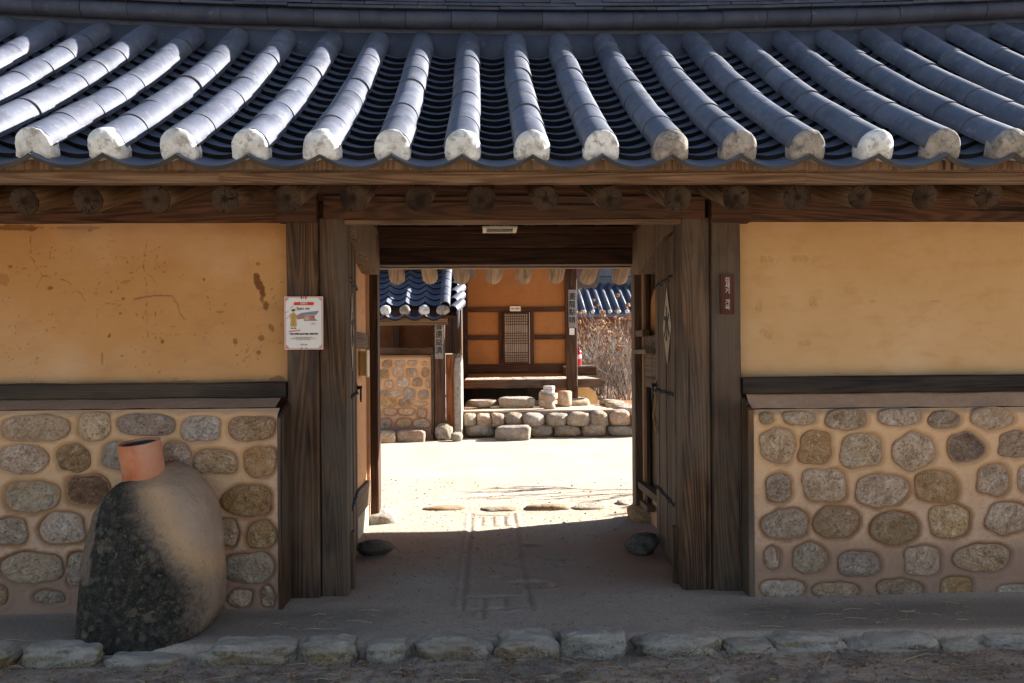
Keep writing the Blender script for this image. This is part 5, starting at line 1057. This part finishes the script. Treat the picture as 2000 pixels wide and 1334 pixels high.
box('ridge_band', (fx0, YFH+2.15, zft-.05), (fx1, YFH+2.4, zft+.30), M['tile'], FH); box('ridge_band', (fx0, YFH+2.1, zft+.31), (fx1, YFH+2.45, zft+.60), M['tile'], FH)
# the main house's shade-side planting bed: dark leaf litter ground
LB_ = gridsurf('planting_bed', np.linspace(at(1150, 780, 15).x, 8, 60), np.linspace(13.5, 24, 60), lambda a, b: (a, b, .25+.12*fbm(a*2, b*2, 6)-.35*sst(0, .5, .5-(b-13.5))), M['leaf'], None); LB_['kind'] = 'structure'
def shrub(px, Y, h, spread, n, lab, seed, nfl):
    rs = random.Random(seed); b0 = Vector((at(px, 780, Y).x, Y, .25)); root = tag(empty('dry_shrub', b0), lab, 'shrub', 'dry shrubs behind the main house deck'); v = []; f = []; fv = []; ff = []; dv_ = []; df = []
    tips = []
    def br(p, d, L, r, lev):
        pts = [p]; q = p.copy(); dd = d.copy()
        for k in range(4):
            dd = (dd+Vector((rs.uniform(-.25, .25), rs.uniform(-.25, .25), rs.uniform(-.10, .2)))).normalized(); q = q+dd*L/4; pts.append(q.copy())
        tube(v if rs.random() < .72 else dv_, None or (f if False else []), [pts[0]], r) if False else None
        tgt = (v, f) if rs.random() < .7 else (dv_, df); tube(tgt[0], tgt[1], pts, [r*(1-.17*k) for k in range(5)], 3)
        tips.append((q, dd))
        if lev > 0:
            for _ in range(rs.choice((2, 3, 3, 4))):
                k = rs.randint(1, 4); nd = (dd*.8+Vector((rs.uniform(-.8, .8), rs.uniform(-.8, .8), rs.uniform(-.1, .7)))).normalized(); br(pts[k], nd, L*rs.uniform(.45, .8), r*.6, lev-1)
    for _ in range(n):
        a = rs.uniform(0, 6.3); t = rs.uniform(.05, 1)**.7*spread; br(b0+Vector((math.cos(a)*.3*rs.random()*spread*2, math.sin(a)*.25*rs.random()*spread, 0)), Vector((math.cos(a)*t, math.sin(a)*t*.8, 1)).normalized(), h*rs.uniform(.45, .72), .011, 2)
    obj('twigs', v, f, M['twig'], root)['kind'] = 'stuff'; obj('inner_twigs', dv_, df, M['twigd'], root)['kind'] = 'stuff'
    tips.sort(key=lambda q: -q[0].z)
    for k in range(nfl):
        q = tips[int(rs.random()**2.6*len(tips)*.8)][0]; r = rs.uniform(.03, .06)
        for _ in range(26):
            d_ = Vector((rs.gauss(0, 1), rs.gauss(0, 1), rs.gauss(0, .8))).normalized(); c = q+d_*r*rs.uniform(.5, 1); e1 = d_.orthogonal().normalized()*r*.42; e2 = d_.cross(e1); b = len(fv); e1 = e1+d_*r*.15*rs.uniform(-1, 1)
            fv += [tuple(c+e1), tuple(c+e2), tuple(c-e1), tuple(c-e2)]; ff.append((b, b+1, b+2, b+3))
    obj('dry_flower_heads', fv, ff, M['flower'], root)
shrub(1155, 17.2, 1.45, .55, 34, 'dry grey-brown shrub nearest the house post, with tan flower heads', 1, 60)
shrub(1190, 17.6, 1.6, .6, 40, 'tallest dry twiggy shrub in the middle, thick with tan flower heads', 2, 80)
shrub(1228, 17.2, 1.5, .6, 36, 'dry twiggy shrub partly hidden by the gate leaf frame at the right', 3, 70)
shrub(1172, 19.4, 1.75, .8, 40, 'darker dry shrub standing behind the first ones', 4, 40)
shrub(1222, 19.6, 1.75, .8, 40, 'rearmost dry shrub before the far house', 6, 40)
def tree(base, h, lab, seed, r0=.07, lean=(0, 0), lev=5, fine=.0035):
    rs = random.Random(seed); root = tag(empty('bare_tree', base), lab, 'tree'); tv, tf, cv, cf = [], [], [], []
    def br(p, d, L, r, l):
        pts = [p]; q = Vector(p); dd = d.copy()
        for k in range(4): dd = (dd+Vector((rs.uniform(-.16, .16), rs.uniform(-.16, .16), rs.uniform(-.05, .1)))).normalized(); q = q+dd*L/4; pts.append(q.copy())
        tube(*((tv, tf) if l == lev else (cv, cf)), pts, [max(fine, r*(1-.13*k)) for k in range(5)], 6 if l > 2 else 4)
        if l > 0:
            for _ in range(3 if l > 1 else 4):
                nd = (dd+Vector((rs.uniform(-.9, .9), rs.uniform(-.9, .9), rs.uniform(-.2, .5)))).normalized(); br(pts[rs.randint(2, 4)], nd, L*rs.uniform(.55, .75), r*.55, l-1)
    br(Vector(base), Vector((lean[0], lean[1], 1)).normalized(), h*.45, r0, lev)
    obj('trunk', tv, tf, M['bark'], root, True); obj('crown', cv, cf, M['bark'], root, True)
g = atz(1085, 985, 0); tb = Vector((g.x+SX*2.15-.42, g.y+SY*2.15+.05, 0))
tree(tb, 2.6, 'bare tree in the courtyard whose branch shadow falls on the sand', 12, .045, lev=4, fine=.010)
tree((at(1140, 560, 21).x, 21, 0), 4.2, 'pale bare tree left of the far tiled roof', 4, .06, lev=4)
